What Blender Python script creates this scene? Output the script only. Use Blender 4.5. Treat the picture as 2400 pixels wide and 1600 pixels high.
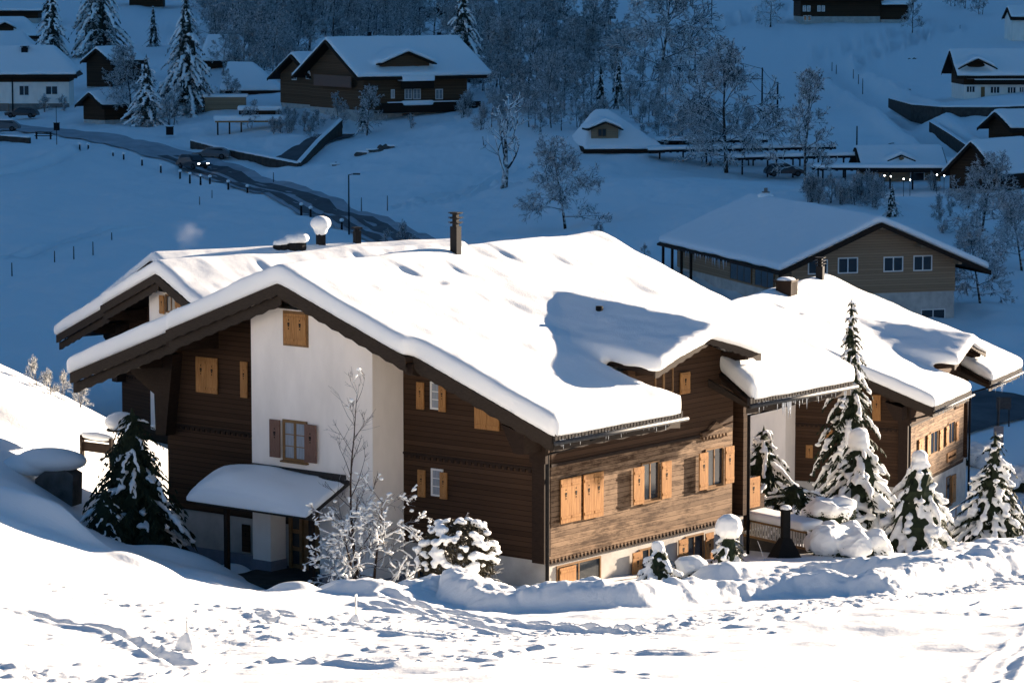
import bpy, bmesh, math, random
import numpy as np
from mathutils import Vector, Matrix

for o_ in list(bpy.data.objects): bpy.data.objects.remove(o_)
SC = bpy.context.scene
COL = SC.collection
R_ = math.radians

# ------------------------------------------------------------------ camera
F, CZ = 7360.0, 24.0                 # focal length in photo pixels (2400 wide), camera height
PITCH = math.atan(860 / F)
cam_d = bpy.data.cameras.new("camera"); cam = bpy.data.objects.new("camera", cam_d); COL.objects.link(cam)
cam.location = (0, 0, CZ); cam.rotation_euler = (math.pi / 2 - PITCH, 0, 0)
cam_d.sensor_fit = 'HORIZONTAL'; cam_d.sensor_width = 36.0; cam_d.lens = F / 2400 * 36.0
cam_d.clip_start = 0.5; cam_d.clip_end = 6000
SC.camera = cam

# ------------------------------------------------------------------ light
SUN_EL = 10.5
SUN_H = np.array([0.784, 0.621]); SUN_H /= np.linalg.norm(SUN_H)     # towards the sun, in plan
ce, se = math.cos(R_(SUN_EL)), math.sin(R_(SUN_EL))
SUN_V = Vector((SUN_H[0] * ce, SUN_H[1] * ce, se))
sd = bpy.data.lights.new("sun", 'SUN'); sun = bpy.data.objects.new("sun", sd); COL.objects.link(sun)
sd.energy = 5.0; sd.angle = R_(0.5); sd.color = (1.0, 0.81, 0.62)
sun.rotation_euler = SUN_V.to_track_quat('Z', 'Y').to_euler(); sun.location = (60, 60, 120)
W = bpy.data.worlds.new("World"); SC.world = W; W.use_nodes = True
nt = W.node_tree; nt.nodes.clear()
sky = nt.nodes.new('ShaderNodeTexSky'); sky.sky_type = 'NISHITA'; sky.sun_disc = False
sky.sun_elevation = R_(SUN_EL); sky.sun_rotation = math.atan2(SUN_H[0], SUN_H[1])
sky.altitude = 2000; sky.air_density = 0.7; sky.dust_density = 0.0; sky.ozone_density = 6.0
bg = nt.nodes.new('ShaderNodeBackground'); bg.inputs[1].default_value = 0.071
wo = nt.nodes.new('ShaderNodeOutputWorld')
tint = nt.nodes.new('ShaderNodeMix'); tint.data_type = 'RGBA'; tint.blend_type = 'MULTIPLY'; tint.inputs[0].default_value = 1; tint.inputs[7].default_value = (.88, .80, .57, 1)
nt.links.new(sky.outputs[0], tint.inputs[6]); nt.links.new(tint.outputs[2], bg.inputs[0]); nt.links.new(bg.outputs[0], wo.inputs[0])
SC.view_settings.view_transform = 'Standard'; SC.view_settings.look = 'None'
SC.view_settings.exposure = 2.22; SC.view_settings.gamma = 1.0
try:
    SC.cycles.max_bounces = 6; SC.cycles.diffuse_bounces = 4; SC.cycles.glossy_bounces = 2
    SC.cycles.transmission_bounces = 2; SC.cycles.volume_bounces = 1; SC.cycles.transparent_max_bounces = 6
except Exception: pass

# ------------------------------------------------------------------ projection helpers (photo pixels, 2400 x 1600)
fw_ = np.array([0, math.cos(PITCH), -math.sin(PITCH)]); up_ = np.array([0, math.sin(PITCH), math.cos(PITCH)]); rt_ = np.array([1., 0, 0])
CAM = np.array([0, 0, CZ])
def ray(px, py): return fw_ + rt_ * (px - 1200) / F + up_ * (800 - py) / F
def at(px, py, Y): d = ray(px, py); return CAM + d * Y / d[1]
def mpp(Y): return Y / F                       # metres per photo pixel at depth Y

# ------------------------------------------------------------------ noise
def _hash(ix, iy, s):
    n = (ix.astype(np.int64) * 374761393 + iy.astype(np.int64) * 668265263 + s * 69069) & 0x7fffffff
    n = ((n ^ (n >> 13)) * 1274126177) & 0x7fffffff
    return ((n ^ (n >> 16)) & 0xffff) / 65535.0
def vnoise(x, y, s=0):
    ix, iy = np.floor(x), np.floor(y); fx, fy = x - ix, y - iy
    fx = fx * fx * (3 - 2 * fx); fy = fy * fy * (3 - 2 * fy)
    a, b, c, d = _hash(ix, iy, s), _hash(ix + 1, iy, s), _hash(ix, iy + 1, s), _hash(ix + 1, iy + 1, s)
    return (a * (1 - fx) + b * fx) * (1 - fy) + (c * (1 - fx) + d * fx) * fy
def fbm(x, y, o=4, s=0):
    r, a = 0, 0.5
    for i in range(o): r = r + a * (vnoise(x, y, s + i * 17) - 0.5); x, y, a = x * 2.03, y * 2.03, a * 0.5
    return r

# ------------------------------------------------------------------ terrain: control points (photo px, py, depth) -> smooth height field
CTL = [(0,1600,52),(1200,1600,50),(2400,1600,50),(0,1430,66),(600,1500,64),(1200,1490,70),(2400,1430,76),(1800,1450,74),
       (400,1400,76),(0,1250,80),(200,1340,80),(560,1390,84),(900,1400,86),(1300,1415,88),(1800,1385,90),(2400,1325,94),
       (250,1272,103),(0,1190,98),(0,1090,108),(200,1232,106),(0,960,118),(0,850,127),(265,1010,124),(130,922,126),(-300,760,125),(-300,1000,105),
       (2110,1300,112),(2290,1275,114),(1750,1310,106),(2500,1270,116),
       (0,800,195),(300,700,225),(0,340,385),(450,390,375),(900,560,285),(1325,540,290),(1180,455,335),(818,545,288),
       (1240,300,378),(1880,455,300),(1500,424,328),(1600,415,352),(1780,440,340),(2400,450,330),(2150,470,335),
       (1650,240,450),(1900,60,600),(2400,330,380),(2300,230,425),(2400,60,600),(1500,0,700),(2050,250,440),
       (300,290,420),(0,280,432),(1000,292,398),(760,300,400),(100,265,436),(700,150,480),(700,0,700),(100,100,560),(1300,200,430),(1400,100,560),
       (250,290,418),(640,370,382),(600,300,402)]
XYZ = [tuple(at(*c)) for c in CTL]
XYZ += [(1.1,101,4.2),(-12,112,3.5),(-4,105,3.6),(6,110,3.6),(12,112,3.6),(0,118,3.0),(-9,140,-0.4),(-22,150,1.5),(-26,165,0.8),(6,142,-2.5),(20,150,-4.3),(26,165,-4.6),(14,172,-3.8),
        (30,195,-3.2),(30,240,-1.8),(20,232,-1.6),(8,210,-0.8),(-8,180,-0.5),(-60,250,1.5),(-10,250,0.2),(60,300,0),
        (-30,0,24),(30,0,21),(0,0,21.5),(0,20,18.2),(-40,60,17),(30,55,13),(40,100,4),(60,150,-4),(-60,110,16),(-80,180,8),(0,1000,50),(-250,1000,80),(250,1000,60),(0,1600,220),(-500,1600,260),(500,1600,220),
        (-150,400,8),(150,400,10),(-200,600,25),(200,600,22),(120,220,0),(-120,250,6),(0,-60,30),(-60,-60,34),(60,-60,28),(250,800,35),(-150,800,35)]
XYZ = np.array(XYZ)
def _tp(x, y): 
    q = np.log(np.maximum(np.asarray(y, float) + 90, 5)); return np.asarray(x, float) / (np.asarray(y, float) + 90) * 3.0, q * 2.2
_cx, _cy = _tp(XYZ[:, 0], XYZ[:, 1])
def _ker(r2): return 0.5 * r2 * np.log(r2 + 1e-9)
_n = len(XYZ); _K = _ker((_cx[:, None] - _cx) ** 2 + (_cy[:, None] - _cy) ** 2) + np.eye(_n) * 0.0008
_Pm = np.c_[np.ones(_n), _cx, _cy]
_A = np.block([[_K, _Pm], [_Pm.T, np.zeros((3, 3))]])
# fit height divided by distance scale so far points do not swamp near ones
_sc = (XYZ[:, 1] + 90)
_w = np.linalg.solve(_A, np.r_[(XYZ[:, 2] - CZ) / _sc, 0, 0, 0])
def base_h(x, y):
    x = np.asarray(x, float); y = np.asarray(y, float); sh = x.shape
    a, b = _tp(x.ravel(), y.ravel()); out = np.empty(a.size)
    for i in range(0, a.size, 20000):
        s_ = slice(i, i + 20000)
        k = _ker((a[s_, None] - _cx) ** 2 + (b[s_, None] - _cy) ** 2)
        out[s_] = k @ _w[:_n] + _w[_n] + a[s_] * _w[_n + 1] + b[s_] * _w[_n + 2]
    return (out * (y.ravel() + 90)).reshape(sh) + CZ
def gp(px, py, y0=40, y1=900):
    """ground point under a photo pixel"""
    ys = np.arange(y0, y1, 0.5 if y1 < 200 else 1.0); d = ray(px, py); P_ = CAM + np.outer(ys / d[1], d)
    h = base_h(P_[:, 0], P_[:, 1]); k = np.nonzero(P_[:, 2] <= h)[0]
    i = k[0] if len(k) else len(ys) - 1
    p = P_[i]; return np.array([p[0], p[1], h[i]])
def gz(x, y): return float(base_h(np.array([x]), np.array([y]))[0])

# ------------------------------------------------------------------ object helpers
def tag(o, label=None, cat=None, group=None, kind=None):
    if label: o['label'] = label
    if cat: o['category'] = cat
    if group: o['group'] = group
    if kind: o['kind'] = kind
    return o
def thing(name, label, cat, loc=(0, 0, 0), rz=0, group=None):
    o = bpy.data.objects.new(name, None); COL.objects.link(o)
    o.location = tuple(float(t) for t in loc); o.rotation_euler = (0, 0, rz); o.empty_display_size = 0.3
    return tag(o, label, cat, group)
def link(name, me, mat, parent=None, smooth=False):
    o = bpy.data.objects.new(name, me); COL.objects.link(o)
    if mat is not None and not me.materials:
        for m in (mat if isinstance(mat, (list, tuple)) else [mat]): me.materials.append(m)
    if smooth and len(me.polygons): me.polygons.foreach_set('use_smooth', np.ones(len(me.polygons), bool))
    if parent: o.parent = parent
    return o
KIDS = {}
def copy_tree(o, loc=None, rz=None, scale=None, label=None, group=None, cat=None):
    r = o.copy(); COL.objects.link(r)
    for ch in list(o.children):
        c = ch.copy(); COL.objects.link(c); c.parent = r
        for g in list(ch.children):
            d = g.copy(); COL.objects.link(d); d.parent = c
    if loc is not None: r.location = tuple(float(t) for t in loc)
    if rz is not None: r.rotation_euler = (0, 0, rz)
    if scale is not None: r.scale = (scale if isinstance(scale, (tuple, list)) else (scale,) * 3)
    if label: r['label'] = label
    if group: r['group'] = group
    elif 'group' in r: del r['group']
    if cat: r['category'] = cat
    return r

def _ico(sub):
    bm = bmesh.new(); bmesh.ops.create_icosphere(bm, subdivisions=sub, radius=1)
    v = np.array([t.co[:] for t in bm.verts]); f = [[t.index for t in p.verts] for p in bm.faces]; bm.free(); return v, f
ICO = {1: _ico(1), 2: _ico(2), 3: _ico(3)}

class MB:
    def __init__(s): s.v = []; s.f = []; s.m = []; s.mi = 0
    def add(s, vs, fs):
        n = len(s.v); s.v += [tuple(map(float, t)) for t in vs]
        for f in fs: s.f.append([i + n for i in f]); s.m.append(s.mi)
    def box(s, x0, x1, y0, y1, z0, z1):
        s.add([(x0,y0,z0),(x1,y0,z0),(x1,y1,z0),(x0,y1,z0),(x0,y0,z1),(x1,y0,z1),(x1,y1,z1),(x0,y1,z1)],
              [(0,3,2,1),(4,5,6,7),(0,1,5,4),(1,2,6,5),(2,3,7,6),(3,0,4,7)])
    def loft(s, a, b):                 # two matching polygons -> closed prism
        n = len(a); s.add(list(a) + list(b), [list(range(n))[::-1], list(range(n, 2 * n))] + [(i, (i + 1) % n, n + (i + 1) % n, n + i) for i in range(n)])
    def plan(s, poly, zf, t0, t1):      # plan polygon between zf+t0 and zf+t1
        s.loft([(x, y, zf(x, y) + t0) for x, y in poly], [(x, y, zf(x, y) + t1) for x, y in poly])
    def ex(s, poly, ax, a, b):          # polygon in the plane across axis ax, extruded a..b
        def p(t, q): return (q, t[0], t[1]) if ax == 0 else (t[0], q, t[1]) if ax == 1 else (t[0], t[1], q)
        s.loft([p(t, a) for t in poly], [p(t, b) for t in poly])
    def tube(s, pts, rad, n=6, cap=True):
        pts = [np.asarray(p, float) for p in pts]; k = len(pts)
        if not hasattr(rad, '__len__'): rad = [rad] * k
        base = len(s.v); ref = None
        for i, p in enumerate(pts):
            d = pts[min(i + 1, k - 1)] - pts[max(i - 1, 0)]; d = d / (np.linalg.norm(d) + 1e-9)
            if ref is None: ref = np.array([0, 0, 1.]) if abs(d[2]) < .8 else np.array([1., 0, 0])
            e1 = np.cross(d, ref); e1 /= np.linalg.norm(e1) + 1e-9; e2 = np.cross(d, e1); ref = np.cross(e1, d)
            for j in range(n):
                t = 2 * math.pi * j / n; q = p + rad[i] * (math.cos(t) * e1 + math.sin(t) * e2); s.v.append((q[0], q[1], q[2]))
        for i in range(k - 1):
            for j in range(n):
                a = base + i * n + j; b = base + i * n + (j + 1) % n; s.f.append([a, b, b + n, a + n]); s.m.append(s.mi)
        if cap and n > 2:
            s.f.append([base + j for j in range(n)][::-1]); s.m.append(s.mi)
            s.f.append([base + (k - 1) * n + j for j in range(n)]); s.m.append(s.mi)
    def ball(s, c, r, sub=1, jit=0, rng=None):
        V, Fc = ICO[sub]; r = np.asarray(r if hasattr(r, '__len__') else (r, r, r), float)
        V = V * (1 + (rng.normal(size=(len(V), 1)) * jit if jit else 0)); s.add(V * r + np.asarray(c, float), Fc)
    def mesh(s, name):
        me = bpy.data.meshes.new(name); me.from_pydata(s.v, [], s.f); me.update()
        if s.m and max(s.m) > 0: me.polygons.foreach_set('material_index', s.m)
        return me
    def build(s, name, mat, parent=None, smooth=False, fix=True):
        me = s.mesh(name)
        if fix:
            bm = bmesh.new(); bm.from_mesh(me); bmesh.ops.recalc_face_normals(bm, faces=bm.faces); bm.to_mesh(me); bm.free()
        return link(name, me, mat, parent, smooth)

def remesh(me, voxel, smooth=10, fac=0.5):
    """fuse overlapping closed shapes into one rounded skin"""
    o = bpy.data.objects.new('tmp', me); COL.objects.link(o)
    m = o.modifiers.new('r', 'REMESH'); m.mode = 'VOXEL'; m.voxel_size = voxel
    if smooth: m2 = o.modifiers.new('s', 'SMOOTH'); m2.factor = fac; m2.iterations = smooth
    dg = bpy.context.evaluated_depsgraph_get(); out = bpy.data.meshes.new_from_object(o.evaluated_get(dg))
    bpy.data.objects.remove(o); bpy.data.meshes.remove(me)
    return out
def get_co(me): a = np.empty(len(me.vertices) * 3, np.float32); me.vertices.foreach_get('co', a); return a.reshape(-1, 3).astype(float)
def set_co(me, a): me.vertices.foreach_set('co', a.astype(np.float32).ravel()); me.update()
# ------------------------------------------------------------------ materials
def _new(name):
    m = bpy.data.materials.new(name); m.use_nodes = True; n = m.node_tree; b = n.nodes['Principled BSDF']; return m, n, b
def _noise(n, scale, detail=4, coord='Object', rough=.6, vec=None, stretch=None):
    t = n.nodes.new('ShaderNodeTexNoise'); t.inputs['Scale'].default_value = scale; t.inputs['Detail'].default_value = detail; t.inputs['Roughness'].default_value = rough
    tc = n.nodes.new('ShaderNodeTexCoord'); src = tc.outputs[coord]
    if stretch:
        mp = n.nodes.new('ShaderNodeMapping'); mp.inputs['Scale'].default_value = stretch; n.links.new(src, mp.inputs[0]); src = mp.outputs[0]
    n.links.new(src, t.inputs['Vector']); return t
def _ramp(n, src, stops):
    r = n.nodes.new('ShaderNodeValToRGB'); e = r.color_ramp.elements
    while len(e) < len(stops): e.new(.5)
    for i, (p, c) in enumerate(stops): e[i].position = p; e[i].color = (*c, 1) if len(c) == 3 else c
    n.links.new(src, r.inputs[0]); return r
def _bump(n, b, src, strength, dist):
    bp = n.nodes.new('ShaderNodeBump'); bp.inputs['Strength'].default_value = strength; bp.inputs['Distance'].default_value = dist
    n.links.new(src, bp.inputs['Height']); n.links.new(bp.outputs[0], b.inputs['Normal'])
def plain(name, c1, c2=None, scale=6, rough=.7, bump=0, dist=.02, spec=.1, metal=0, stretch=None, detail=4):
    m, n, b = _new(name); b.inputs['Roughness'].default_value = rough; b.inputs['Metallic'].default_value = metal
    b.inputs['Specular IOR Level'].default_value = spec
    c2 = c2 or tuple(t * .75 for t in c1)
    t = _noise(n, scale, detail, stretch=stretch); r = _ramp(n, t.outputs[0], [(.3, c2), (.7, c1)]); n.links.new(r.outputs[0], b.inputs['Base Color'])
    if bump: _bump(n, b, t.outputs[0], bump, dist)
    return m
def math_n(n, op, a, b_=None, c=None):
    k = n.nodes.new('ShaderNodeMath'); k.operation = op
    for i, q in enumerate((a, b_, c)):
        if q is None: continue
        if isinstance(q, (int, float)): k.inputs[i].default_value = q
        else: n.links.new(q, k.inputs[i])
    return k.outputs[0]
def planks(name, c1, c2, dark, board=.17, axis='Z', stain=None, rough=.75):
    """boards across one object axis, each with its own tone, dark joints, grain along the board"""
    m, n, b = _new(name); b.inputs['Roughness'].default_value = rough; b.inputs['Specular IOR Level'].default_value = .08
    tc = n.nodes.new('ShaderNodeTexCoord'); sp = n.nodes.new('ShaderNodeSeparateXYZ'); n.links.new(tc.outputs['Object'], sp.inputs[0])
    z = math_n(n, 'DIVIDE', sp.outputs[axis], board); fl = math_n(n, 'FLOOR', z); fr = math_n(n, 'FRACT', z)
    wn = n.nodes.new('ShaderNodeTexWhiteNoise'); wn.noise_dimensions = '1D'; n.links.new(fl, wn.inputs['W'])
    st = {'Z': (1.2, 1.2, 14), 'Y': (1.2, 14, 1.2), 'X': (14, 1.2, 1.2)}[axis]
    g = _noise(n, 1.6, 6, stretch=st, rough=.7)
    f = math_n(n, 'ADD', math_n(n, 'MULTIPLY', wn.outputs['Value'], .5), math_n(n, 'MULTIPLY', g.outputs[0], .6))
    r = _ramp(n, f, [(.2, c2), (.85, c1)])
    mx = n.nodes.new('ShaderNodeMix'); mx.data_type = 'RGBA'; mx.inputs[7].default_value = (*dark, 1)
    joint = math_n(n, 'LESS_THAN', fr, .09); n.links.new(joint, mx.inputs[0]); n.links.new(r.outputs[0], mx.inputs[6]); last = mx.outputs[2]
    if stain:
        s = _noise(n, .55, 5, stretch=(1, 1, 1.6), rough=.75); s2 = _noise(n, 1.3, 5, stretch=(.8, .8, 7), rough=.7)
        k = _ramp(n, math_n(n, 'MULTIPLY', s.outputs[0], s2.outputs[0]), [(.22, (0, 0, 0)), (.33, (1, 1, 1))])
        m2 = n.nodes.new('ShaderNodeMix'); m2.data_type = 'RGBA'; m2.inputs[7].default_value = (*stain, 1)
        n.links.new(math_n(n, 'MULTIPLY', k.outputs[0], .85), m2.inputs[0]); n.links.new(last, m2.inputs[6]); last = m2.outputs[2]
    n.links.new(last, b.inputs['Base Color']); h = math_n(n, 'SUBTRACT', math_n(n, 'MULTIPLY', g.outputs[0], .3), joint); _bump(n, b, h, .5, .015)
    return m
SNOWC = (.84, .85, .84)
def snow_mat(name, s1=1.2, b1=.25, d1=.05, s2=34, b2=.5, d2=.02, coord='Object'):
    m, n, b = _new(name); b.inputs['Base Color'].default_value = (*SNOWC, 1); b.inputs['Roughness'].default_value = .75; b.inputs['Specular IOR Level'].default_value = .25
    a = _noise(n, s1, 5, coord); c = _noise(n, s2, 3, coord)
    bp = n.nodes.new('ShaderNodeBump'); bp.inputs['Strength'].default_value = b1; bp.inputs['Distance'].default_value = d1; n.links.new(a.outputs[0], bp.inputs['Height'])
    b2n = n.nodes.new('ShaderNodeBump'); b2n.inputs['Strength'].default_value = b2; b2n.inputs['Distance'].default_value = d2; n.links.new(c.outputs[0], b2n.inputs['Height'])
    n.links.new(bp.outputs[0], b2n.inputs['Normal']); n.links.new(b2n.outputs[0], b.inputs['Normal'])
    return m
def frosted(name, bark, lo=.0, hi=.45, nscale=3.0, amt=1.0, snow=SNOWC):
    """bark with snow lying on whatever faces up"""
    m, n, b = _new(name); b.inputs['Roughness'].default_value = .85; b.inputs['Specular IOR Level'].default_value = .15
    ge = n.nodes.new('ShaderNodeNewGeometry'); sp = n.nodes.new('ShaderNodeSeparateXYZ'); n.links.new(ge.outputs['Normal'], sp.inputs[0])
    t = _noise(n, nscale, 3); f = math_n(n, 'ADD', sp.outputs['Z'], math_n(n, 'MULTIPLY', math_n(n, 'SUBTRACT', t.outputs[0], .5), 1.4))
    r = _ramp(n, f, [(max(lo, 0.001), (*bark,)), (hi, tuple(s * amt + q * (1 - amt) for s, q in zip(snow, bark)))]); n.links.new(r.outputs[0], b.inputs['Base Color'])
    return m
def glass(name, c=(.02, .025, .03), rough=.06):
    m, n, b = _new(name); b.inputs['Base Color'].default_value = (*c, 1); b.inputs['Roughness'].default_value = rough; b.inputs['Specular IOR Level'].default_value = .6; return m
def glow(name, c, s):
    m, n, b = _new(name); b.inputs['Base Color'].default_value = (*c, 1); b.inputs['Emission Color'].default_value = (*c, 1); b.inputs['Emission Strength'].default_value = s; return m

M = {}
M['snow'] = snow_mat('snow'); M['snow_ground'] = snow_mat('ground snow', .8, .3, .08, 9, .35, .03, 'Object'); M['snow_roof'] = snow_mat('roof snow', .9, .3, .10, 26, .55, .02)
M['snow_tree'] = snow_mat('tree snow', 3, .3, .05, 20, .3, .02)
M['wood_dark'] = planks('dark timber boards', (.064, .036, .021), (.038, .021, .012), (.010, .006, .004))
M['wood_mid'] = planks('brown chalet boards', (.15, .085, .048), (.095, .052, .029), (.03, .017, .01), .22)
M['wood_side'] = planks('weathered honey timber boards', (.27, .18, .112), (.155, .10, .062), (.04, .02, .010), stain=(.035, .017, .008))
M['wood_trim'] = plain('dark trim timber', (.030, .019, .013), (.018, .011, .008), 5, stretch=(1, 1, 4))
M['wood_fascia'] = plain('grey brown fascia timber', (.042, .031, .023), (.024, .018, .014), 3, stretch=(2, 2, 9))
M['wood_honey'] = plain('honey timber', (.42, .215, .078), (.23, .105, .036), 3.2, .6, stretch=(7, 7, .6), detail=7)
M['wood_pale'] = planks('pale barn timber boards', (.33, .225, .14), (.25, .165, .10), (.12, .075, .045), .2)
M['wood_grey'] = plain('old grey brown shutter timber', (.20, .115, .085), (.14, .08, .06), 5, stretch=(6, 6, .7))
M['plaster'] = plain('white plaster', (.86, .79, .71), (.74, .675, .60), .9, .85, .25, .02, stretch=(1.2, 1.2, .45), detail=8)
M['plaster_base'] = plain('grey white base plaster', (.50, .475, .43), (.35, .33, .30), 1.3, .9, .25, .015)
M['plinth'] = plain('blue grey plinth', (.20, .21, .25), (.16, .17, .20), 4, .8)
M['metal_dark'] = plain('dark metal', (.014, .014, .015), (.009, .009, .010), 12, .65, spec=.1)
M['metal_grey'] = plain('grey zinc', (.07, .072, .075), (.04, .042, .045), 9, .5, metal=.2)
M['tiles'] = plain('dark roof tiles', (.05, .045, .042), (.028, .026, .025), 14, .8, .4, .02)
M['glass'] = glass('window glass'); M['curtain'] = plain('pale curtain glass', (.34, .36, .38), (.20, .22, .24), 3, .15, spec=.6, stretch=(9, 9, .6))
M['frame_white'] = plain('white painted frame', (.72, .70, .66), (.66, .64, .6), 8, .5); M['frame_wood'] = plain('brown window frame', (.24, .135, .06), (.16, .09, .04), 6, .5)
M['black'] = plain('soot black', (.014, .014, .014), (.008, .008, .008), 5, .8)
M['ice'] = None
m_, n_, b_ = _new('icicle ice'); b_.inputs['Base Color'].default_value = (.80, .84, .88, 1); b_.inputs['Roughness'].default_value = .12; b_.inputs['Transmission Weight'].default_value = .35; b_.inputs['IOR'].default_value = 1.31; M['ice'] = m_
M['bark'] = frosted('frosted bark', (.035, .028, .022), .0, .42, 2.5); M['twig'] = frosted('frosted twigs', (.026, .030, .036), .0, .16, 2.0, 1.0)
M['twig_near'] = frosted('bare twigs', (.05, .032, .022), .32, .85, 5.0, .9); M['bark_plain'] = plain('bark', (.055, .036, .024), (.03, .02, .014), 9, .9)
M['needle'] = plain('conifer needles', (.030, .042, .022), (.012, .018, .011), 5, .7); M['needle_far'] = frosted('frosted needles', (.016, .022, .016), .30, .75, 4.0, .85)
M['leaf'] = plain('dry leaves', (.07, .06, .042), (.03, .03, .022), 5, .7)
M['stone'] = plain('field stone', (.13, .12, .11), (.06, .055, .05), 2.2, .9, .6, .06); M['concrete'] = plain('concrete', (.20, .19, .175), (.14, .13, .12), 1.5, .9, .2, .02)
M['packed'] = plain('packed road snow', (.46, .47, .49), (.28, .285, .30), .35, .9)
M['asphalt'] = plain('asphalt', (.12, .125, .13), (.07, .072, .076), .5, .85)
M['wall_rough'] = plain('dark retaining wall', (.075, .068, .06), (.04, .036, .032), 1.8, .95, .5, .05)
# ------------------------------------------------------------------ the snow-covered ground
rng = np.random.default_rng(7)
def path_dist(x, y, pts):
    d = np.full(x.shape, 1e9); tt = np.zeros(x.shape); acc = 0.0
    for a, b in zip(pts[:-1], pts[1:]):
        a = np.asarray(a[:2], float); b = np.asarray(b[:2], float); L = np.linalg.norm(b - a) + 1e-9; e = (b - a) / L
        t = np.clip((x - a[0]) * e[0] + (y - a[1]) * e[1], 0, L); dd = np.hypot(x - a[0] - e[0] * t, y - a[1] - e[1] * t)
        k = dd < d; d[k] = dd[k]; tt[k] = acc + t[k]; acc += L
    return d, tt
def px_path(pts, y0=40, y1=200): return [gp(px, py, y0, y1) for px, py in pts]
BANK = px_path([(930, 1405), (1040, 1405), (1200, 1425), (1450, 1425), (1650, 1412), (1850, 1395), (2050, 1388), (2250, 1355), (2430, 1330)], 60, 120)
BANK2 = px_path([(1700, 1372), (1900, 1352), (2150, 1345), (2300, 1312), (2450, 1290)], 60, 125)
SKI = [px_path([(2250, 1640), (2330, 1560), (2480, 1450)]), px_path([(2285, 1640), (2365, 1560), (2510, 1455)])]
TRAMP = px_path([(380, 1500), (800, 1470), (1150, 1500), (1450, 1480), (1750, 1440), (2150, 1390), (2450, 1350)])
TRAMP2 = px_path([(0, 1560), (300, 1590), (600, 1560), (900, 1575), (1250, 1540)]); TRAMP3 = px_path([(150, 1380), (400, 1450), (700, 1440), (1000, 1450)])
DRIVE = px_path([(640, 1380), (700, 1352), (760, 1358)], 80, 120)

far_path = lambda pts: [gp(px, py, 190, 900) for px, py in pts]
TRAILS = [(far_path(p_), w_, a_ * 1.9) for p_, w_, a_ in (([(-40, 425), (60, 402), (140, 378), (205, 352)], .9, .5), ([(1600, 92), (1660, 62), (1740, 35), (1840, 10)], .9, .6), ([(1612, 100), (1672, 70), (1752, 43), (1852, 18)], .7, .5),
  ([(1950, 165), (2050, 225), (2150, 305), (2270, 375)], 2.2, .9), ([(2000, 150), (2060, 125), (2140, 95), (2180, 70)], .6, .5), ([(1870, 140), (1990, 110), (2120, 72)], .7, .4), ([(2140, 50), (2260, 72), (2420, 66)], 1.0, .6), ([(0, 600), (250, 552), (330, 530)], .5, .3), ([(1000, 470), (1150, 440), (1300, 440)], .7, .3), ([(930, 480), (1080, 462), (1200, 400)], .5, .25))]
GROOVES = [px_path(p_) for p_ in ([(870, 1420), (1000, 1442), (1180, 1480), (1360, 1492)], [(905, 1408), (1100, 1442), (1300, 1470), (1500, 1476)], [(640, 1432), (800, 1465), (960, 1500), (1120, 1512)], [(340, 1600), (600, 1566), (900, 1580)], [(500, 1420), (600, 1440), (640, 1470)], [(1150, 1562), (1400, 1546), (1650, 1540)], [(1300, 1470), (1600, 1480), (1900, 1440), (2200, 1400)], [(1750, 1470), (2000, 1450), (2250, 1440), (2420, 1395)], [(60, 1440), (300, 1490), (430, 1560)])]
BUMPS = []
for px, py, r_, h_, a_ in ((70, 1228, 1.1, 1.0, 1.7), (20, 1165, 1.0, .45, 2.2), (430, 1325, .8, .45, 1.8), (330, 1330, .7, .35, 1.5), (560, 1345, .5, .35, 1.4), (780, 1390, .55, .45, 1.5), (690, 1390, .5, .3, 1.4), (60, 1010, 1.5, .8, 1.6), (850, 1400, .6, .4, 1.6)):
    p_ = gp(px, py, 60, 140); BUMPS.append((p_[0], p_[1], r_, h_, a_))
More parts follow.
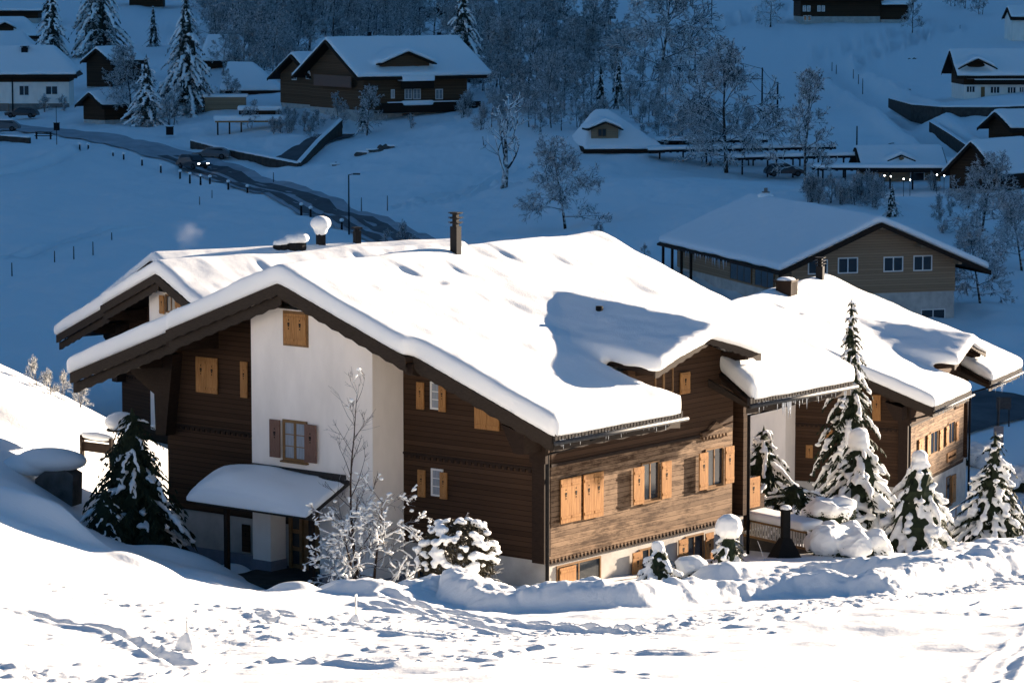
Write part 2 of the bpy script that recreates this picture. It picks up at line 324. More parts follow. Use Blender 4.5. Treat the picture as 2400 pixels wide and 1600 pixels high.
def detail(x, y, z):
    near = np.clip((125 - y) / 30, 0, 1)
    z = z + near * (fbm(x * .25, y * .25, 4, 3) * .5 + fbm(x * 1.3, y * 1.3, 4, 9) * .07)
    far = 1 - near
    z = z + far * fbm(x * .05, y * .05, 4, 5) * np.clip((y - 120) / 200, 0, 1) * 1.6 + far * (fbm(x * .22, y * .16, 4, 15) * 1.1 + fbm(x * .9, y * .5, 3, 16) * .12) * np.clip((y - 150) / 60, 0, 1)
    hm_ = y > 190
    for T, w_, a_ in TRAILS:
        dt, _ = path_dist(x[hm_], y[hm_], T); z[hm_] = z[hm_] - a_ * np.exp(-(dt / w_) ** 2) + a_ * .6 * np.exp(-((dt - w_ * 1.9) / (w_ * .6)) ** 2)
    m = y < 125
    xs, ys, zs = x[m], y[m], z[m]
    d, t = path_dist(xs, ys, BANK)
    lump = .85 + .5 * (vnoise(t * .42, t * 0, 31)) + .35 * fbm(t * .9, d * .9, 3, 8)
    prof = np.exp(-(d / .95) ** 4) * lump * 0.52 * np.clip(t / 3.0, .15, 1)
    prof = prof + np.exp(-(d / 1.4) ** 2) * (np.abs(fbm(xs * 1.8, ys * 1.8, 4, 77)) * .42 + np.abs(fbm(xs * .8, ys * .8, 3, 78)) * .45)
    zs = zs + prof
    d2, t2 = path_dist(xs, ys, BANK2)
    zs = zs + np.exp(-(d2 / 1.1) ** 4) * (.25 + .45 * vnoise(t2 * .6, t2 * 0, 61)) * .9 + np.exp(-(d2 / 1.6) ** 2) * np.abs(fbm(xs * 1.8, ys * 1.8, 3, 79)) * .4
    for S in SKI:
        ds, _ = path_dist(xs, ys, S); zs = zs - .07 * np.exp(-(ds / .12) ** 2) + .03 * np.exp(-((ds - .27) / .10) ** 2)
    for T in GROOVES:
        dt, tq = path_dist(xs, ys, T); dt = dt + fbm(tq * 1.5, tq * 0, 3, 5) * .15; zs = zs - .08 * np.exp(-(dt / .15) ** 2) + .07 * np.exp(-((dt - .34) / .14) ** 2) * (.5 + vnoise(tq * 3, tq * 0, 6))
    for T, w, a in ((TRAMP, 1.7, 1.0), (TRAMP2, .9, .8), (TRAMP3, 1.2, .45)):
        dt, tq = path_dist(xs, ys, T); k = np.exp(-(dt / w) ** 4)
        zs = zs + a * .8 * k * (fbm(xs * 4.2, ys * 4.2, 4, 41) * .17 - .06 + np.minimum(fbm(xs * 2.9 + 9, ys * 3.6, 3, 47), .02) * .2 + np.abs(fbm(xs * 5.2, ys * 5.2, 3, 53)) * .15)
    for bx, by, br, bh, ba in BUMPS: zs = zs + bh * np.exp(-(((xs - bx) / (br * ba)) ** 2 + ((ys - by) / br) ** 2) ** 1.6)
    dd, _ = path_dist(xs, ys, DRIVE); zs = zs - .35 * np.exp(-(dd / 1.6) ** 4)
    z = z.copy(); z[m] = zs
    return z
# dents: footprints in loose lines
foot = []
def prints(pts, step, wob, a0=.055, y0=40, y1=120):
    P_ = px_path(pts, y0, y1)
    for a, b in zip(P_[:-1], P_[1:]):
        L = np.linalg.norm((b - a)[:2]); n = max(1, int(L / step))
        for i in range(n):
            q = a + (b - a) * (i + .5) / n; e = (b - a)[:2] / L; s = (1 if i % 2 else -1) * .13
            foot.append((q[0] - e[1] * s + rng.normal() * wob, q[1] + e[0] * s + rng.normal() * wob, a0 * rng.uniform(.7, 1.3), rng.uniform(.12, .19)))
for pp in ([(150, 1410), (420, 1470), (620, 1500)], [(520, 1430), (700, 1455), (900, 1440), (1040, 1470)], [(640, 1545), (900, 1520), (1150, 1560), (1300, 1560)],
           [(780, 1495), (1000, 1530), (1230, 1510)], [(900, 1470), (1150, 1500), (1400, 1545), (1600, 1510)], [(1000, 1590), (1300, 1570), (1600, 1600)],
           [(1300, 1500), (1500, 1470), (1800, 1450), (2100, 1410)], [(1200, 1470), (1500, 1500), (1750, 1490), (1850, 1460)], [(1850, 1440), (2200, 1385), (2420, 1350)],
           [(2280, 1440), (2420, 1420)], [(0, 1570), (150, 1600)], [(30, 1500), (120, 1480)], [(1000, 1440), (1080, 1520)]): prints(pp, .55, .07)
for i in range(420):
    T = (TRAMP, TRAMP, TRAMP2, TRAMP3)[i % 4]; k = rng.integers(len(T) - 1); q = T[k] + (T[k + 1] - T[k]) * rng.uniform()
    foot.append((q[0] + rng.normal() * .8, q[1] + rng.normal() * .9, rng.uniform(-.07, .05), rng.uniform(.10, .2)))

tt = np.concatenate([np.linspace(-1.3, -.20, 30)[:-1], np.linspace(-.20, -.108, 70)[:-1], np.linspace(-.108, .108, 560), np.linspace(.108, .20, 70)[1:], np.linspace(.20, 1.3, 30)[1:]])
yy = np.concatenate([np.linspace(-55, 44, 40)[:-1], np.arange(44, 62, .085), np.arange(62, 97, .10), np.arange(97, 128, .3), np.arange(128, 200, .9), np.geomspace(200, 500, 330), np.geomspace(500, 2200, 60)[1:]])
GY, GT = np.meshgrid(yy, tt, indexing='ij'); GX = GT * (GY + 60)
GZ = detail(GX, GY, base_h(GX, GY))
for fx, fy, fa, fr in foot:
    i0, i1 = np.searchsorted(yy, [fy - 3 * fr, fy + 3 * fr]); j0, j1 = np.searchsorted(tt, [(fx - 3 * fr) / (fy + 60), (fx + 3 * fr) / (fy + 60)])
    if i1 <= i0 or j1 <= j0: continue
    s_ = (slice(i0, i1), slice(j0, j1)); r2 = ((GX[s_] - fx) ** 2 + (GY[s_] - fy) ** 2) / fr ** 2
    GZ[s_] += -fa * np.exp(-r2 ** 1.5) + fa * .35 * np.exp(-(np.sqrt(r2) - 1.5) ** 2 * 5)
def grid_mesh(name, X, Y, Z):
    h, w = X.shape; me = bpy.data.meshes.new(name)
    co = np.stack([X, Y, Z], -1).reshape(-1, 3).astype(np.float32)
    idx = np.arange(h * w).reshape(h, w); q = np.stack([idx[:-1, :-1], idx[:-1, 1:], idx[1:, 1:], idx[1:, :-1]], -1).reshape(-1, 4).astype(np.int32)
    me.vertices.add(h * w); me.vertices.foreach_set('co', co.ravel()); n = len(q)
    me.loops.add(n * 4); me.loops.foreach_set('vertex_index', q.ravel()); me.polygons.add(n)
    me.polygons.foreach_set('loop_start', np.arange(0, n * 4, 4, dtype=np.int32)); me.polygons.foreach_set('use_smooth', np.ones(n, bool)); me.update(); me.validate(); return me
g_ = link('snow_ground', grid_mesh('snow_ground', GX, GY, GZ), M['snow_ground']); tag(g_, kind='structure')

# ------------------------------------------------------------------ the mountain to the right that keeps the valley in shade
TAN = math.tan(R_(SUN_EL)); PERP = np.array([-SUN_H[1], SUN_H[0]])
qs = np.concatenate([np.linspace(-260, 140, 81), np.linspace(140, 900, 60)[1:]])
def Hq(q): return np.interp(q, [-260, -40, 20, 38, 46, 62, 92, 160, 300, 900], [-30, -26, -20, -12, -6, 0, 16, 30, 45, 70])
ss = 250 + 1.5 * np.maximum(qs, -60); crest = Hq(qs) + TAN * ss + fbm(qs * .03, qs * 0 + 2, 4, 90) * np.clip((qs - 60) / 40, 0, 1) * 10
rows = []
for k, (off, fr_) in enumerate(((-1, 0), (-.55, .45), (-.22, .85), (0, 1.0), (.3, .8), (.7, .4), (1.1, 0))):
    d = off * np.maximum(crest * 2.0, 60) * (1 if off > 0 else .9); P2 = np.array([1, 100])[None] + (ss + d)[:, None] * SUN_H + qs[:, None] * PERP
    rows.append(np.c_[P2, (-14) + (crest + 14) * fr_ + (fbm(qs * .06, qs * 0 + k * 3.1, 4, 70 + k) * 9 if fr_ not in (0, 1.0) else 0)])
rows = np.array(rows); hm = link('hills', grid_mesh('hills', rows[..., 0], rows[..., 1], rows[..., 2]), M['snow_ground']); tag(hm, kind='structure')
# ------------------------------------------------------------------ house frame: u along the ridge (away to the right), v along the gable (away to the left), w up
class Frame:
    def __init__(s, o, th):
        s.o = np.asarray(o, float); s.th = R_(th); s.a = np.array([math.sin(s.th), math.cos(s.th), 0]); s.b = np.array([-math.cos(s.th), math.sin(s.th), 0]); s.rz = math.pi / 2 - s.th
    def w(s, u, v, h): return s.o + s.a * u + s.b * v + np.array([0, 0, h])
    def hit(s, px, py, k, val):        # photo pixel -> local point on plane u=val (k=0), v=val (k=1), w=val (k=2)
        d = ray(px, py); n = (s.a, s.b, np.array([0, 0, 1.]))[k]; t = (val - (CAM - s.o) @ n) / (d @ n); p = CAM + d * t - s.o
        return float(p @ s.a), float(p @ s.b), float(p[2])

def panel(mb, k, val, q0, q1, w0, w1, t, out=-1):
    """flat box on plane axis k at val, proud by t towards out"""
    a, b = sorted((val, val + out * t)); q0, q1 = sorted((q0, q1))
    if k == 0: mb.box(a, b, q0, q1, w0, w1)
    else: mb.box(q0, q1, a, b, w0, w1)
def shutter(root, k, val, q0, q1, w0, w1, mat, off=.05, cut=True, label=None, leafs=1):
    mb = MB(); q0, q1 = sorted((q0, q1)); n = max(leafs, 1)
    for i in range(n):
        a = q0 + (q1 - q0) * i / n + (.012 if i else 0); b = q0 + (q1 - q0) * (i + 1) / n
        panel(mb, k, val - off, a, b, w0, w1, .045)
        for h in (.13, .86):
            z = w0 + (w1 - w0) * h; panel(mb, k, val - off - .046, a + .02, b - .02, z - .04, z + .04, .022)
        if cut:                        # tulip cut-out: dark inlay, diamond over heart over dot
            mb.mi = 1; c = (a + b) / 2; z = w0 + (w1 - w0) * .66; s = min(.045, (b - a) * .10)
            for dz, hw, hh in ((.13, .35, .5), (.0, 1.0, .8), (-.07, .7, .6), (-.16, .35, .6)):
                panel(mb, k, val - off - .046, c - s * hw, c + s * hw, z + dz - s * hh, z + dz + s * hh, .006)
            mb.mi = 0
    o = mb.build('shutter', (mat, M['black']), root)
    if label: o['label'] = label
    return o
def window(root, k, val, q0, q1, w0, w1, frame='frame_white', pane='glass', bars=(1, 1), sill=True, depth=.10, ft=.06, label=None):
    """frame with recessed pane; bars = (vertical lights, horizontal lights)"""
    q0, q1 = sorted((q0, q1)); mb = MB()
    for a, b, c, d in ((q0 - ft, q0, w0 - ft, w1 + ft), (q1, q1 + ft, w0 - ft, w1 + ft), (q0, q1, w1, w1 + ft), (q0, q1, w0 - ft, w0)): panel(mb, k, val + .03, a, b, c, d, .075)
    for i in range(1, bars[0]):
        c = q0 + (q1 - q0) * i / bars[0]; panel(mb, k, val + .03, c - ft * .5, c + ft * .5, w0, w1, .06)
    for j in range(1, bars[1]):
        c = w0 + (w1 - w0) * j / bars[1]; panel(mb, k, val + .03, q0, q1, c - .014, c + .014, .05)
    if sill: panel(mb, k, val, q0 - ft - .05, q1 + ft + .05, w0 - ft - .06, w0 - ft - .002, .13)
    fr = mb.build('window', M[frame], root)
    if label: fr['label'] = label
    g = MB(); panel(g, k, val + .012, q0, q1, w0, w1, .02); g.build('pane', M[pane], fr)
    return fr
def icicles(root, line, n, lmin, lmax, seed, name='icicle_fringe'):
    r = random.Random(seed); mb = MB(); a, b = (np.array(t, float) for t in line)
    for i in range(n):
        p = a + (b - a) * r.random() + np.array([r.uniform(-.02, .02)] * 2 + [0]); L = r.uniform(lmin, lmax) * (r.random() ** .7); w = .012 + L * .035
        mb.tube([p + (0, 0, .03), p - (0, 0, L * .5), p - (0, 0, L)], [w, w * .6, .003], 5)
    return mb.build(name, M['ice'], root, True)
def chimney_fin(mb, u, v, w0, w1, a, b):
    mb.box(u - a, u + a, v - b, v + b, w0, w1)
    for i in range(3):
        z = w1 + .10 + i * .17; mb.box(u - a * 1.05, u + a * 1.05, v - b * 1.05, v + b * 1.05, z, z + .03); mb.box(u - a * 1.35, u + a * 1.35, v - b * 1.35, v + b * 1.35, z + .03, z + .06)
        mb.box(u - a * .6, u + a * .6, v - b * .6, v + b * .6, z - .12, z)

def chalet(label, o, th, hero=True, sunlit=True, L_end=15.2, seed=1, dorm=True, group=None):
    fr = Frame(o, th); root = thing('chalet', label, 'chalet', o, fr.rz, group)
    RV, RW, S = 9.35, 8.60, .37; zr = lambda u, v: RW - S * abs(v - RV)
    zd = lambda u, v: 6.72 + .10 * (v + .8) - .28 * abs(u - 7.4)
    top = -.16
    # walls ------------------------------------------------------------
    mb = MB(); mb.ex([(.0, -.05), (17.1, -.05), (17.1, zr(0, 17.1) + top), (RV, RW + top), (.0, zr(0, 0) + top)], 0, 0, .25)
    mb.box(.25, 13.4, 16.85, 17.1, -.05, zr(0, 17.1) + top)
    mb.ex([(3.0, -.05), (17.1, -.05), (17.1, zr(0, 17.1) + top), (RV, RW + top), (3.0, zr(0, 3) + top)], 0, 13.4, 13.65)
    mb.box(11.45, 13.4, 2.8, 3.0, -.05, zr(0, 2.8) + top); mb.box(11.2, 11.45, .0, 3.0, -.05, zr(0, 0) + top)
    mb.box(3.2, 9.5, 17.1, 18.9, -.05, 4.6)
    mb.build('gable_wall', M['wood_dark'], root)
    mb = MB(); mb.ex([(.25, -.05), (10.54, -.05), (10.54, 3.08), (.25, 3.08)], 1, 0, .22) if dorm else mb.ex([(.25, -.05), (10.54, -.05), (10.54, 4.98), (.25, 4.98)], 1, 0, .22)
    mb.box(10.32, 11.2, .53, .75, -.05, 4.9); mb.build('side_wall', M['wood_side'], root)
    if dorm: mb = MB(); mb.ex([(.25, 3.08), (10.54, 3.08), (10.54, 5.0), (10.4, 5.75), (7.4, 6.66), (4.4, 5.75), (4.4, 4.98), (.25, 4.98)], 1, -.015, .22); mb.build('upper_wall_shade_tone', M['wood_dark'], root)  # dark boards here put the shade below the eave into the wall colour
    mb = MB(); mb.ex([(6.15, 1.0), (11.28, 1.0), (11.28, zr(0, 11.28) + top), (RV, RW + top), (6.15, zr(0, 6.15) + top)], 0, -1.70, 0)
    # angled right cheek of the stair tower
    mb.loft([(-1.70, 11.38, .95), (-1.70, 7.15, .95), (-1.60, 6.05, .95), (.0, 6.05, .95), (.0, 11.38, .95)][::-1],
            [(-1.70, 11.38, zr(0, 11.38) + top), (-1.70, 7.15, zr(0, 7.15) + top), (-1.60, 6.05, zr(0, 6.05) + top), (0, 6.05, zr(0, 6.05) + top), (0, 11.38, zr(0, 11.38) + top)][::-1]) if False else None
    mb = MB()
    pl = [(-1.70, 11.38), (-1.70, 7.15), (-1.56, 6.05), (-.003, 6.05), (-.003, 11.38)]
    mb.loft([(u, v, 1.0) for u, v in pl], [(u, v, zr(u, v) + top) for u, v in pl])
    # roof peak sits inside this span: add the triangle under the ridge
    mb.ex([(9.0, zr(0, 9.0) + top), (9.7, zr(0, 9.7) + top), (RV, RW + top)], 0, -1.70, -.003)
    pl = [(-1.70, 8.30), (-1.70, 7.15), (-1.56, 6.05), (-.003, 6.05), (-.003, 8.30)]
    mb.loft([(u, v, -2.15) for u, v in pl], [(u, v, 1.0) for u, v in pl])
    mb.build('stair_tower', M['plaster'], root)
    mb = MB(); mb.box(.05, 11.3, .04, 17.04, -4.2, -.05); mb.box(11.3, 13.6, 2.9, 17.04, -4.2, -.05); mb.build('base_wall', M['plaster_base'], root)
    # frieze bands, corner post, brackets -------------------------------
    mb = MB()
    for va, vb in ((.0, 6.04), (11.39, 17.1)):
        w = 2.92; mb = MB(); mb.box(-.05, 0, va, vb, w, w + .07)
        for i in range(int((vb - va) / .25)): v = va + .1 + i * .25; mb.box(-.04, 0, v, v + .12, w - .11, w + .001)
        mb.build('frieze', M['wood_trim'], root)
    mb = MB()
    mb.box(-.16, 0, -.04, .46, -.1, 4.3)
    mb.ex([(-.2, 3.2), (.46, 3.2), (.46, 3.6), (1.1, 4.4), (1.1, 4.75), (-.2, 4.3)], 0, -.3, -.16); mb.ex([(-.04, 3.6), (.40, 3.6), (.9, 4.5), (-.04, 4.25)], 0, -1.2, -.3)
    mb.build('corner_post', M['wood_trim'], root); mb = MB(); mb.ex([(16.7, 2.6), (17.2, 2.6), (17.3, 5.4), (16.3, 5.5)], 0, -.5, 0); mb.ex([(17.1, 3.0), (17.5, 3.8), (18.9, 4.6), (18.9, 4.9), (17.1, 5.4)], 0, 0, .3)
    mb.build('corner_bracket', M['wood_trim'], root)
    mb = MB(); mb.box(.1, 10.54, -.06, 0, .02, .10); mb.box(.1, 10.54, -.035, 0, -.05, .02)
    for i in range(52):
        u = .18 + i * .2; mb.ex([(u, .02), (u + .13, .02), (u + .065, -.13)], 1, -.05, 0)
    mb.build('frieze', M['wood_side'], root)
    mb = MB(); mb.box(.1, 10.5, -.03, 0, -.19, -.05); mb.build('frieze_shadow_strip', M['wood_trim'], root)  # dark strip painted in as the shadow under the frieze teeth
    mb = MB(); mb.ex([(8.55, 3.05), (10.35, 3.05), (10.35, 3.18), (9.9, 3.25), (9.4, 3.5), (8.95, 3.25), (8.55, 3.18)], 1, -.12, 0)
    for i in range(8): u = 8.65 + i * .2; mb.ex([(u, 3.05), (u + .13, 3.05), (u + .065, 2.9)], 1, -.08, 0)
    mb.build('frieze', M['wood_side'], root); mb = MB(); mb.box(.2, 8.5, -.06, 0, 3.02, 3.12); mb.build('frieze', M['wood_trim'], root)
    # purlin ends --------------------------------------------------------
    for v in (.3, 3.9, RV, 14.7, 17.0):
        mb = MB(); z = zr(0, v) - .18; e = -2.25 if 3.5 < v < 15 else -1.8
        mb.ex([(e, z - .08), (e, z - .42), (e + .25, z - .5), (0 if not 6.2 < v < 11.3 else -1.7, z - .62), (0 if not 6.2 < v < 11.3 else -1.7, z - .08)], 1, v - .17, v + .17); mb.build('roof_beam', M['wood_trim'], root)
    for u in ((4.9, 7.4, 9.85) if dorm else ()):
        z = zd(u, 0) - .16; mb = MB(); mb.ex([(-1.05, z - .08), (-1.05, z - .28), (0, z - .42), (0, z - .08)], 0, u - .1, u + .1); mb.build('roof_beam', M['wood_trim'], root)
    # roof boards and snow ----------------------------------------------
    E_ = L_end
    polys = [[(-2.1, -1.9), (4.75, -1.9), (4.15, -.9), (3.9, .6), (3.9, 3.8), (-2.1, 3.8)], [(-2.5, 3.8), (E_, 3.8), (E_, RV), (-2.5, RV)], [(3.9, .9), (10.0, .9), (10.0, 3.8), (3.9, 3.8)],
             [(8.7, -1.9), (E_, -1.9), (E_, 3.8), (10.0, 3.8), (10.0, .6)], [(-2.5, RV), (E_, RV), (E_, 14.6), (-2.5, 14.6)], [(-2.1, 14.6), (E_, 14.6), (E_, 19.8), (-2.1, 19.8)]]
    dpol = [[(4.3, -1.15), (7.4, -1.15), (7.4, 5.6), (4.3, 5.6)], [(7.4, -1.15), (10.5, -1.15), (10.5, 5.6), (7.4, 5.6)]]
    if not dorm: polys[0:4] = [[(-2.1, -1.9), (E_, -1.9), (E_, 3.8), (-2.1, 3.8)], [(-2.5, 3.8), (E_, 3.8), (E_, RV), (-2.5, RV)]]; dpol = []
    mb = MB()
    for p in polys: mb.plan(p, zr, -.15, 0)
    for p in dpol: mb.plan([(u, min(v, 2.2)) for u, v in p], zd, -.14, 0)
    roof = mb.build('roof', M['wood_trim'], root)
    mb = MB()                            # scalloped double barge boards on the near gable
    def rake(v0, v1, u, d0, d1, t, step=.28):
        n = max(2, int(abs(v1 - v0) / step)); up = []; lo = []
        for i in range(n + 1):
            v = v0 + (v1 - v0) * i / n; up.append((v, zr(0, v) - d0)); lo.append((v, zr(0, v) - d1 - (.05 if i % 2 else 0)))
        mb.ex(up + lo[::-1], 0, u - t, u)
    for v0, v1, u in ((3.8, RV, -2.5), (RV, 14.6, -2.5), (-1.9, 3.8, -2.1), (14.6, 19.8, -2.1)):
        rake(v0, v1, u, -.02, .36, .05); rake(v0, v1, u + .16, .36, .72, .05) if v1 > 9 and v0 > 9 else None
    for v0, v1, u in ((3.8, RV, -2.42), (-1.9, 3.8, -2.02)): rake(v0, v1, u, .3, .46, .05)
    mb.build('barge_board', M['wood_fascia'], root)
    if dorm:
        mb = MB(); up = []; lo = []
        for i in range(15): u = 4.3 + 3.1 * i / 14; up.append((u, zd(u, -.8) + .02)); lo.append((u, zd(u, -.8) - .26 - (.05 if i % 2 else 0)))
        mb.ex(up + lo[::-1], 1, -1.2, -1.15)
        up = []; lo = []
        for i in range(15): u = 7.4 + 3.1 * i / 14; up.append((u, zd(u, -.8) + .02)); lo.append((u, zd(u, -.8) - .26 - (.05 if i % 2 else 0)))
        mb.ex(up + lo[::-1], 1, -1.2, -1.15); mb.build('barge_board', M['wood_fascia'], root)
    # eave: tile ends, gutter, lit fascia --------------------------------
    segs = ((-2.1, 4.8), (8.7, E_)) if dorm else ((-2.1, E_),)
    zt = zr(0, -1.9)
    for a, b in segs:
        mb = MB(); gt = MB(); fb = MB()
        n = int((b - a) / .17)
        for i in range(n): u = a + (b - a) * i / n; mb.box(u, u + .12, -2.0, -1.88, zt - .10, zt + .10)
        mb.box(a, b, -1.93, -1.86, zt - .16, zt + .06)
        gt.tube([(a - .1, -2.08, zt - .17), (b + .1, -2.08, zt - .17)], .075, 8)
        n = int((b - a) / .5); up = [(a + (b - a) * i / n, zt - .26) for i in range(n + 1)]; lo = [(a + (b - a) * i / n, zt - .44 - (.05 if i % 2 else 0)) for i in range(n + 1)]
        fb.ex(up + lo[::-1], 1, -1.86, -1.82)
        for i in range(int((b - a) / .8)): u = a + .3 + i * .8; fb.ex([(-1.8, zt - .18), (-1.8, zt - .36), (0, zt + .30), (0, zt + .55)], 0, u, u + .12)
        mb.build('tile_edge', M['tiles'], roof); gt.build('gutter', M['metal_grey'], roof, True); fb.build('eave_board', M['wood_fascia'], root)
    mb = MB(); mb.tube([(-.05, -2.08, zt - .2), (-.12, -1.2, zt - .6), (-.12, -.14, zt - .95), (-.12, -.14, -2.9)], .065, 8)
    mb.build('downpipe', M['metal_dark'], root, True); mb = MB(); mb.tube([(11.6, -2.08, zt - .2), (11.55, -1.2, zt - .6), (11.4, -.1, zt - .95), (11.4, -.1, -2.9)], .06, 8); mb.build('downpipe', M['metal_dark'], root, True)
    icicles(roof, ((-2, -2.02, zt - .12), (4.7, -2.02, zt - .12)), 42, .12, .42, seed); 
    if dorm: icicles(roof, ((9, -2.02, zt - .12), (E_, -2.02, zt - .12)), 60, .12, .55, seed + 1); icicles(roof, ((10.3, -2.05, zt - .12), (11.4, -2.05, zt - .12)), 14, .4, .95, seed + 2)
    # snow blanket ---------------------------------------------------------
    mb = MB(); T0, T1 = -.02, .70
    spol = [[(u - (.14 if u < -1.9 else 0) + (.12 if u > E_ - .1 else 0), v - (.20 if v < -1.8 else 0) + (.22 if v > 19.7 else 0)) for u, v in p] for p in polys]
    for p in spol: mb.plan([(u, v) for u, v in p], zr, T0, T1)
    for p in dpol: mb.plan([(u - (.14 if u < 4.4 else 0) + (.14 if u > 10.4 else 0), v - (.30 if v < 0 else 0)) for u, v in p], zd, T0, .56)
    me = remesh(mb.mesh('snow'), .10 if hero else .14, 34 if hero else 20, .5)
    a = get_co(me); r = np.random.default_rng(seed)
    topm = np.clip((a[:, 2] - np.array([zr(0, v) for v in a[:, 1]]) - .35) * 8, 0, 1)
    a[:, 2] += topm * (fbm(a[:, 0] * .45 + seed, a[:, 1] * .45, 3, seed) * .22 + fbm(a[:, 0] * 1.3, a[:, 1] * .5, 3, seed + 5) * .07)
    a[:, :2] += (fbm(a[:, 0] * 1.1, a[:, 1] * 1.1 + a[:, 2], 2, seed + 3) * .10)[:, None] * (1 - topm)[:, None]
    dents = [(2.5, 8.0, .2, .6, .12), (2.9, 6.9, .35, .25, .13), (4.7, 7.7, .18, .5, .08), (8.2, 8.3, .2, .7, .09), (3.6, 5.6, .2, .6, .08), (10.5, 7.6, .2, .6, .07)] + [(r.uniform(0, 14), r.uniform(2, 9), .4, .7, .08) for _ in range(4)]
    for du, dv, su, sv, dp in dents: a[:, 2] -= topm * dp * np.exp(-((a[:, 0] - du) / su) ** 2 - ((a[:, 1] - dv) / sv) ** 2)
    set_co(me, a); link('roof_snow', me, M['snow_roof'], roof, True)
    return root, fr

A_O = at(1280, 1313, 100); A_TH = 38.6
FA = Frame(A_O, A_TH)
chA, FA = chalet('largest, nearest chalet of dark timber with a white stair tower and snow-covered entrance canopy', A_O, A_TH)
def rectA(k, val, x0, x1, y0, y1):
    """photo-pixel box -> local rectangle on a wall plane, measured through its middle"""
    cx, cy = (x0 + x1) / 2, (y0 + y1) / 2; i = 1 if k == 0 else 0
    return FA.hit(x0, cy, k, val)[i], FA.hit(x1, cy, k, val)[i], FA.hit(cx, y1, k, val)[2], FA.hit(cx, y0, k, val)[2]
# gable side
q = rectA(0, -1.7, 668, 720, 735, 806); shutter(chA, 0, -1.7, *q, M['wood_honey'], leafs=2, label='closed pair of honey shutters high on the white tower')
mb = MB(); panel(mb, 0, -1.7, q[0] + .06, q[1] - .06, q[2] - .08, q[3] + .08, .04); mb.build('shutter_frame', M['frame_wood'], chA)
q = rectA(0, 0, 463, 513, 837, 920); shutter(chA, 0, 0, *q, M['wood_honey'], leafs=2)
q = rectA(0, 0, 567, 583, 847, 931); shutter(chA, 0, 0, *q, M['wood_honey'])
q = rectA(0, -1.7, 664, 721, 986, 1078); window(chA, 0, -1.7, q[0] - .1, q[1] + .1, q[2] + .06, q[3] - .08, 'frame_wood', 'curtain', (2, 3), ft=.1)
q = rectA(0, -1.7, 638, 662, 982, 1070); shutter(chA, 0, -1.7, *q, M['wood_grey'], off=.1); q = rectA(0, -1.7, 720, 747, 994, 1083); shutter(chA, 0, -1.7, *q, M['wood_grey'], off=.1)
for (s0, w_, s1) in (((980, 997, 895, 958), (1013, 1034, 899, 955), (1032, 1048, 900, 964)), ((983, 1000, 1100, 1163), (1015, 1036, 1102, 1158), (1035, 1051, 1106, 1168))):
    shutter(chA, 0, 0, *rectA(0, 0, *s0), M['wood_honey'], off=.06); window(chA, 0, 0, *rectA(0, 0, *w_), 'frame_white', 'curtain', (1, 3), sill=False); shutter(chA, 0, 0, *rectA(0, 0, *s1), M['wood_honey'], off=.06)
q = rectA(0, 0, 1116, 1173, 942, 1006); shutter(chA, 0, 0, *q, M['wood_honey'], leafs=2, cut=False)
q = rectA(0, .05, 984, 1014, 1312, 1352); window(chA, 0, .05, *q, 'frame_wood', 'glass', (1, 1))
q = rectA(0, .05, 571, 589, 1228, 1292); shutter(chA, 0, .05, *q, M['wood_dark'], label='dark closed shutter beside the entrance')
# sunlit side
q = rectA(1, 0, 1309, 1356, 1118, 1222); shutter(chA, 1, 0, *q, M['wood_honey'], off=.06, leafs=2); q = rectA(1, 0, 1363, 1409, 1107, 1212); shutter(chA, 1, 0, *q, M['wood_honey'], off=.06, leafs=2)
for s0, w_, s1 in (((1477, 1501, 1093, 1180), (1504, 1541, 1085, 1168), (1544, 1566, 1080, 1166)), ((1631, 1651, 1060, 1146), (1654, 1691, 1052, 1135), (1693, 1713, 1045, 1131))):
    shutter(chA, 1, 0, *rectA(1, 0, *s0), M['wood_honey'], off=.12); window(chA, 1, 0, *rectA(1, 0, *w_), 'frame_wood', 'glass', (2, 1)); shutter(chA, 1, 0, *rectA(1, 0, *s1), M['wood_honey'], off=.10)
q = rectA(1, .04, 1306, 1404, 1318, 1385); window(chA, 1, .04, *q, 'frame_wood', 'glass', (2, 1)); shutter(chA, 1, .04, q[0] + .05, q[0] + (q[1] - q[0]) * .4, q[2], q[3] - .03, M['wood_honey'], off=.04, cut=False)
q = rectA(1, .04, 1475, 1497, 1292, 1356); shutter(chA, 1, .04, *q, M['wood_honey'], off=.12); q = rectA(1, .04, 1499, 1540, 1286, 1350); window(chA, 1, .04, *q, 'frame_wood', 'glass', (2, 1))
q = rectA(1, .04, 1584, 1605, 1262, 1300); shutter(chA, 1, .04, q[0], q[1], q[2] - .4, q[3], M['wood_honey'], off=.1); q = rectA(1, .04, 1607, 1645, 1256, 1300); window(chA, 1, .04, q[0], q[1], q[2] - .4, q[3], 'frame_wood', 'glass', (2, 1)); q = rectA(1, .04, 1647, 1665, 1247, 1300); shutter(chA, 1, .04, q[0], q[1], q[2] - .4, q[3], M['wood_honey'], off=.1)
q = rectA(1, 0, 1536, 1552, 868, 918); window(chA, 1, 0, *q, 'frame_wood', 'glass', (1, 1), sill=False); q = rectA(1, 0, 1556, 1574, 866, 916); window(chA, 1, 0, *q, 'frame_wood', 'glass', (1, 1), sill=False)
q = rectA(1, 0, 1590, 1612, 872, 922); shutter(chA, 1, 0, *q, M['wood_honey'], off=.06)
# balcony front beyond the far corner
mb = MB(); mb.box(11.45, 13.0, .3, .38, -.6, .4); mb.box(11.45, 13.2, .3, 3.0, -.7, -.6); mb.box(11.45, 13.0, .27, .42, .4, .48); mb.build('balcony_front', M['wood_dark'], chA)
q = rectA(1, .25, 1748, 1778, 1118, 1188); shutter(chA, 1, .25, *q, M['wood_honey'], off=.02)
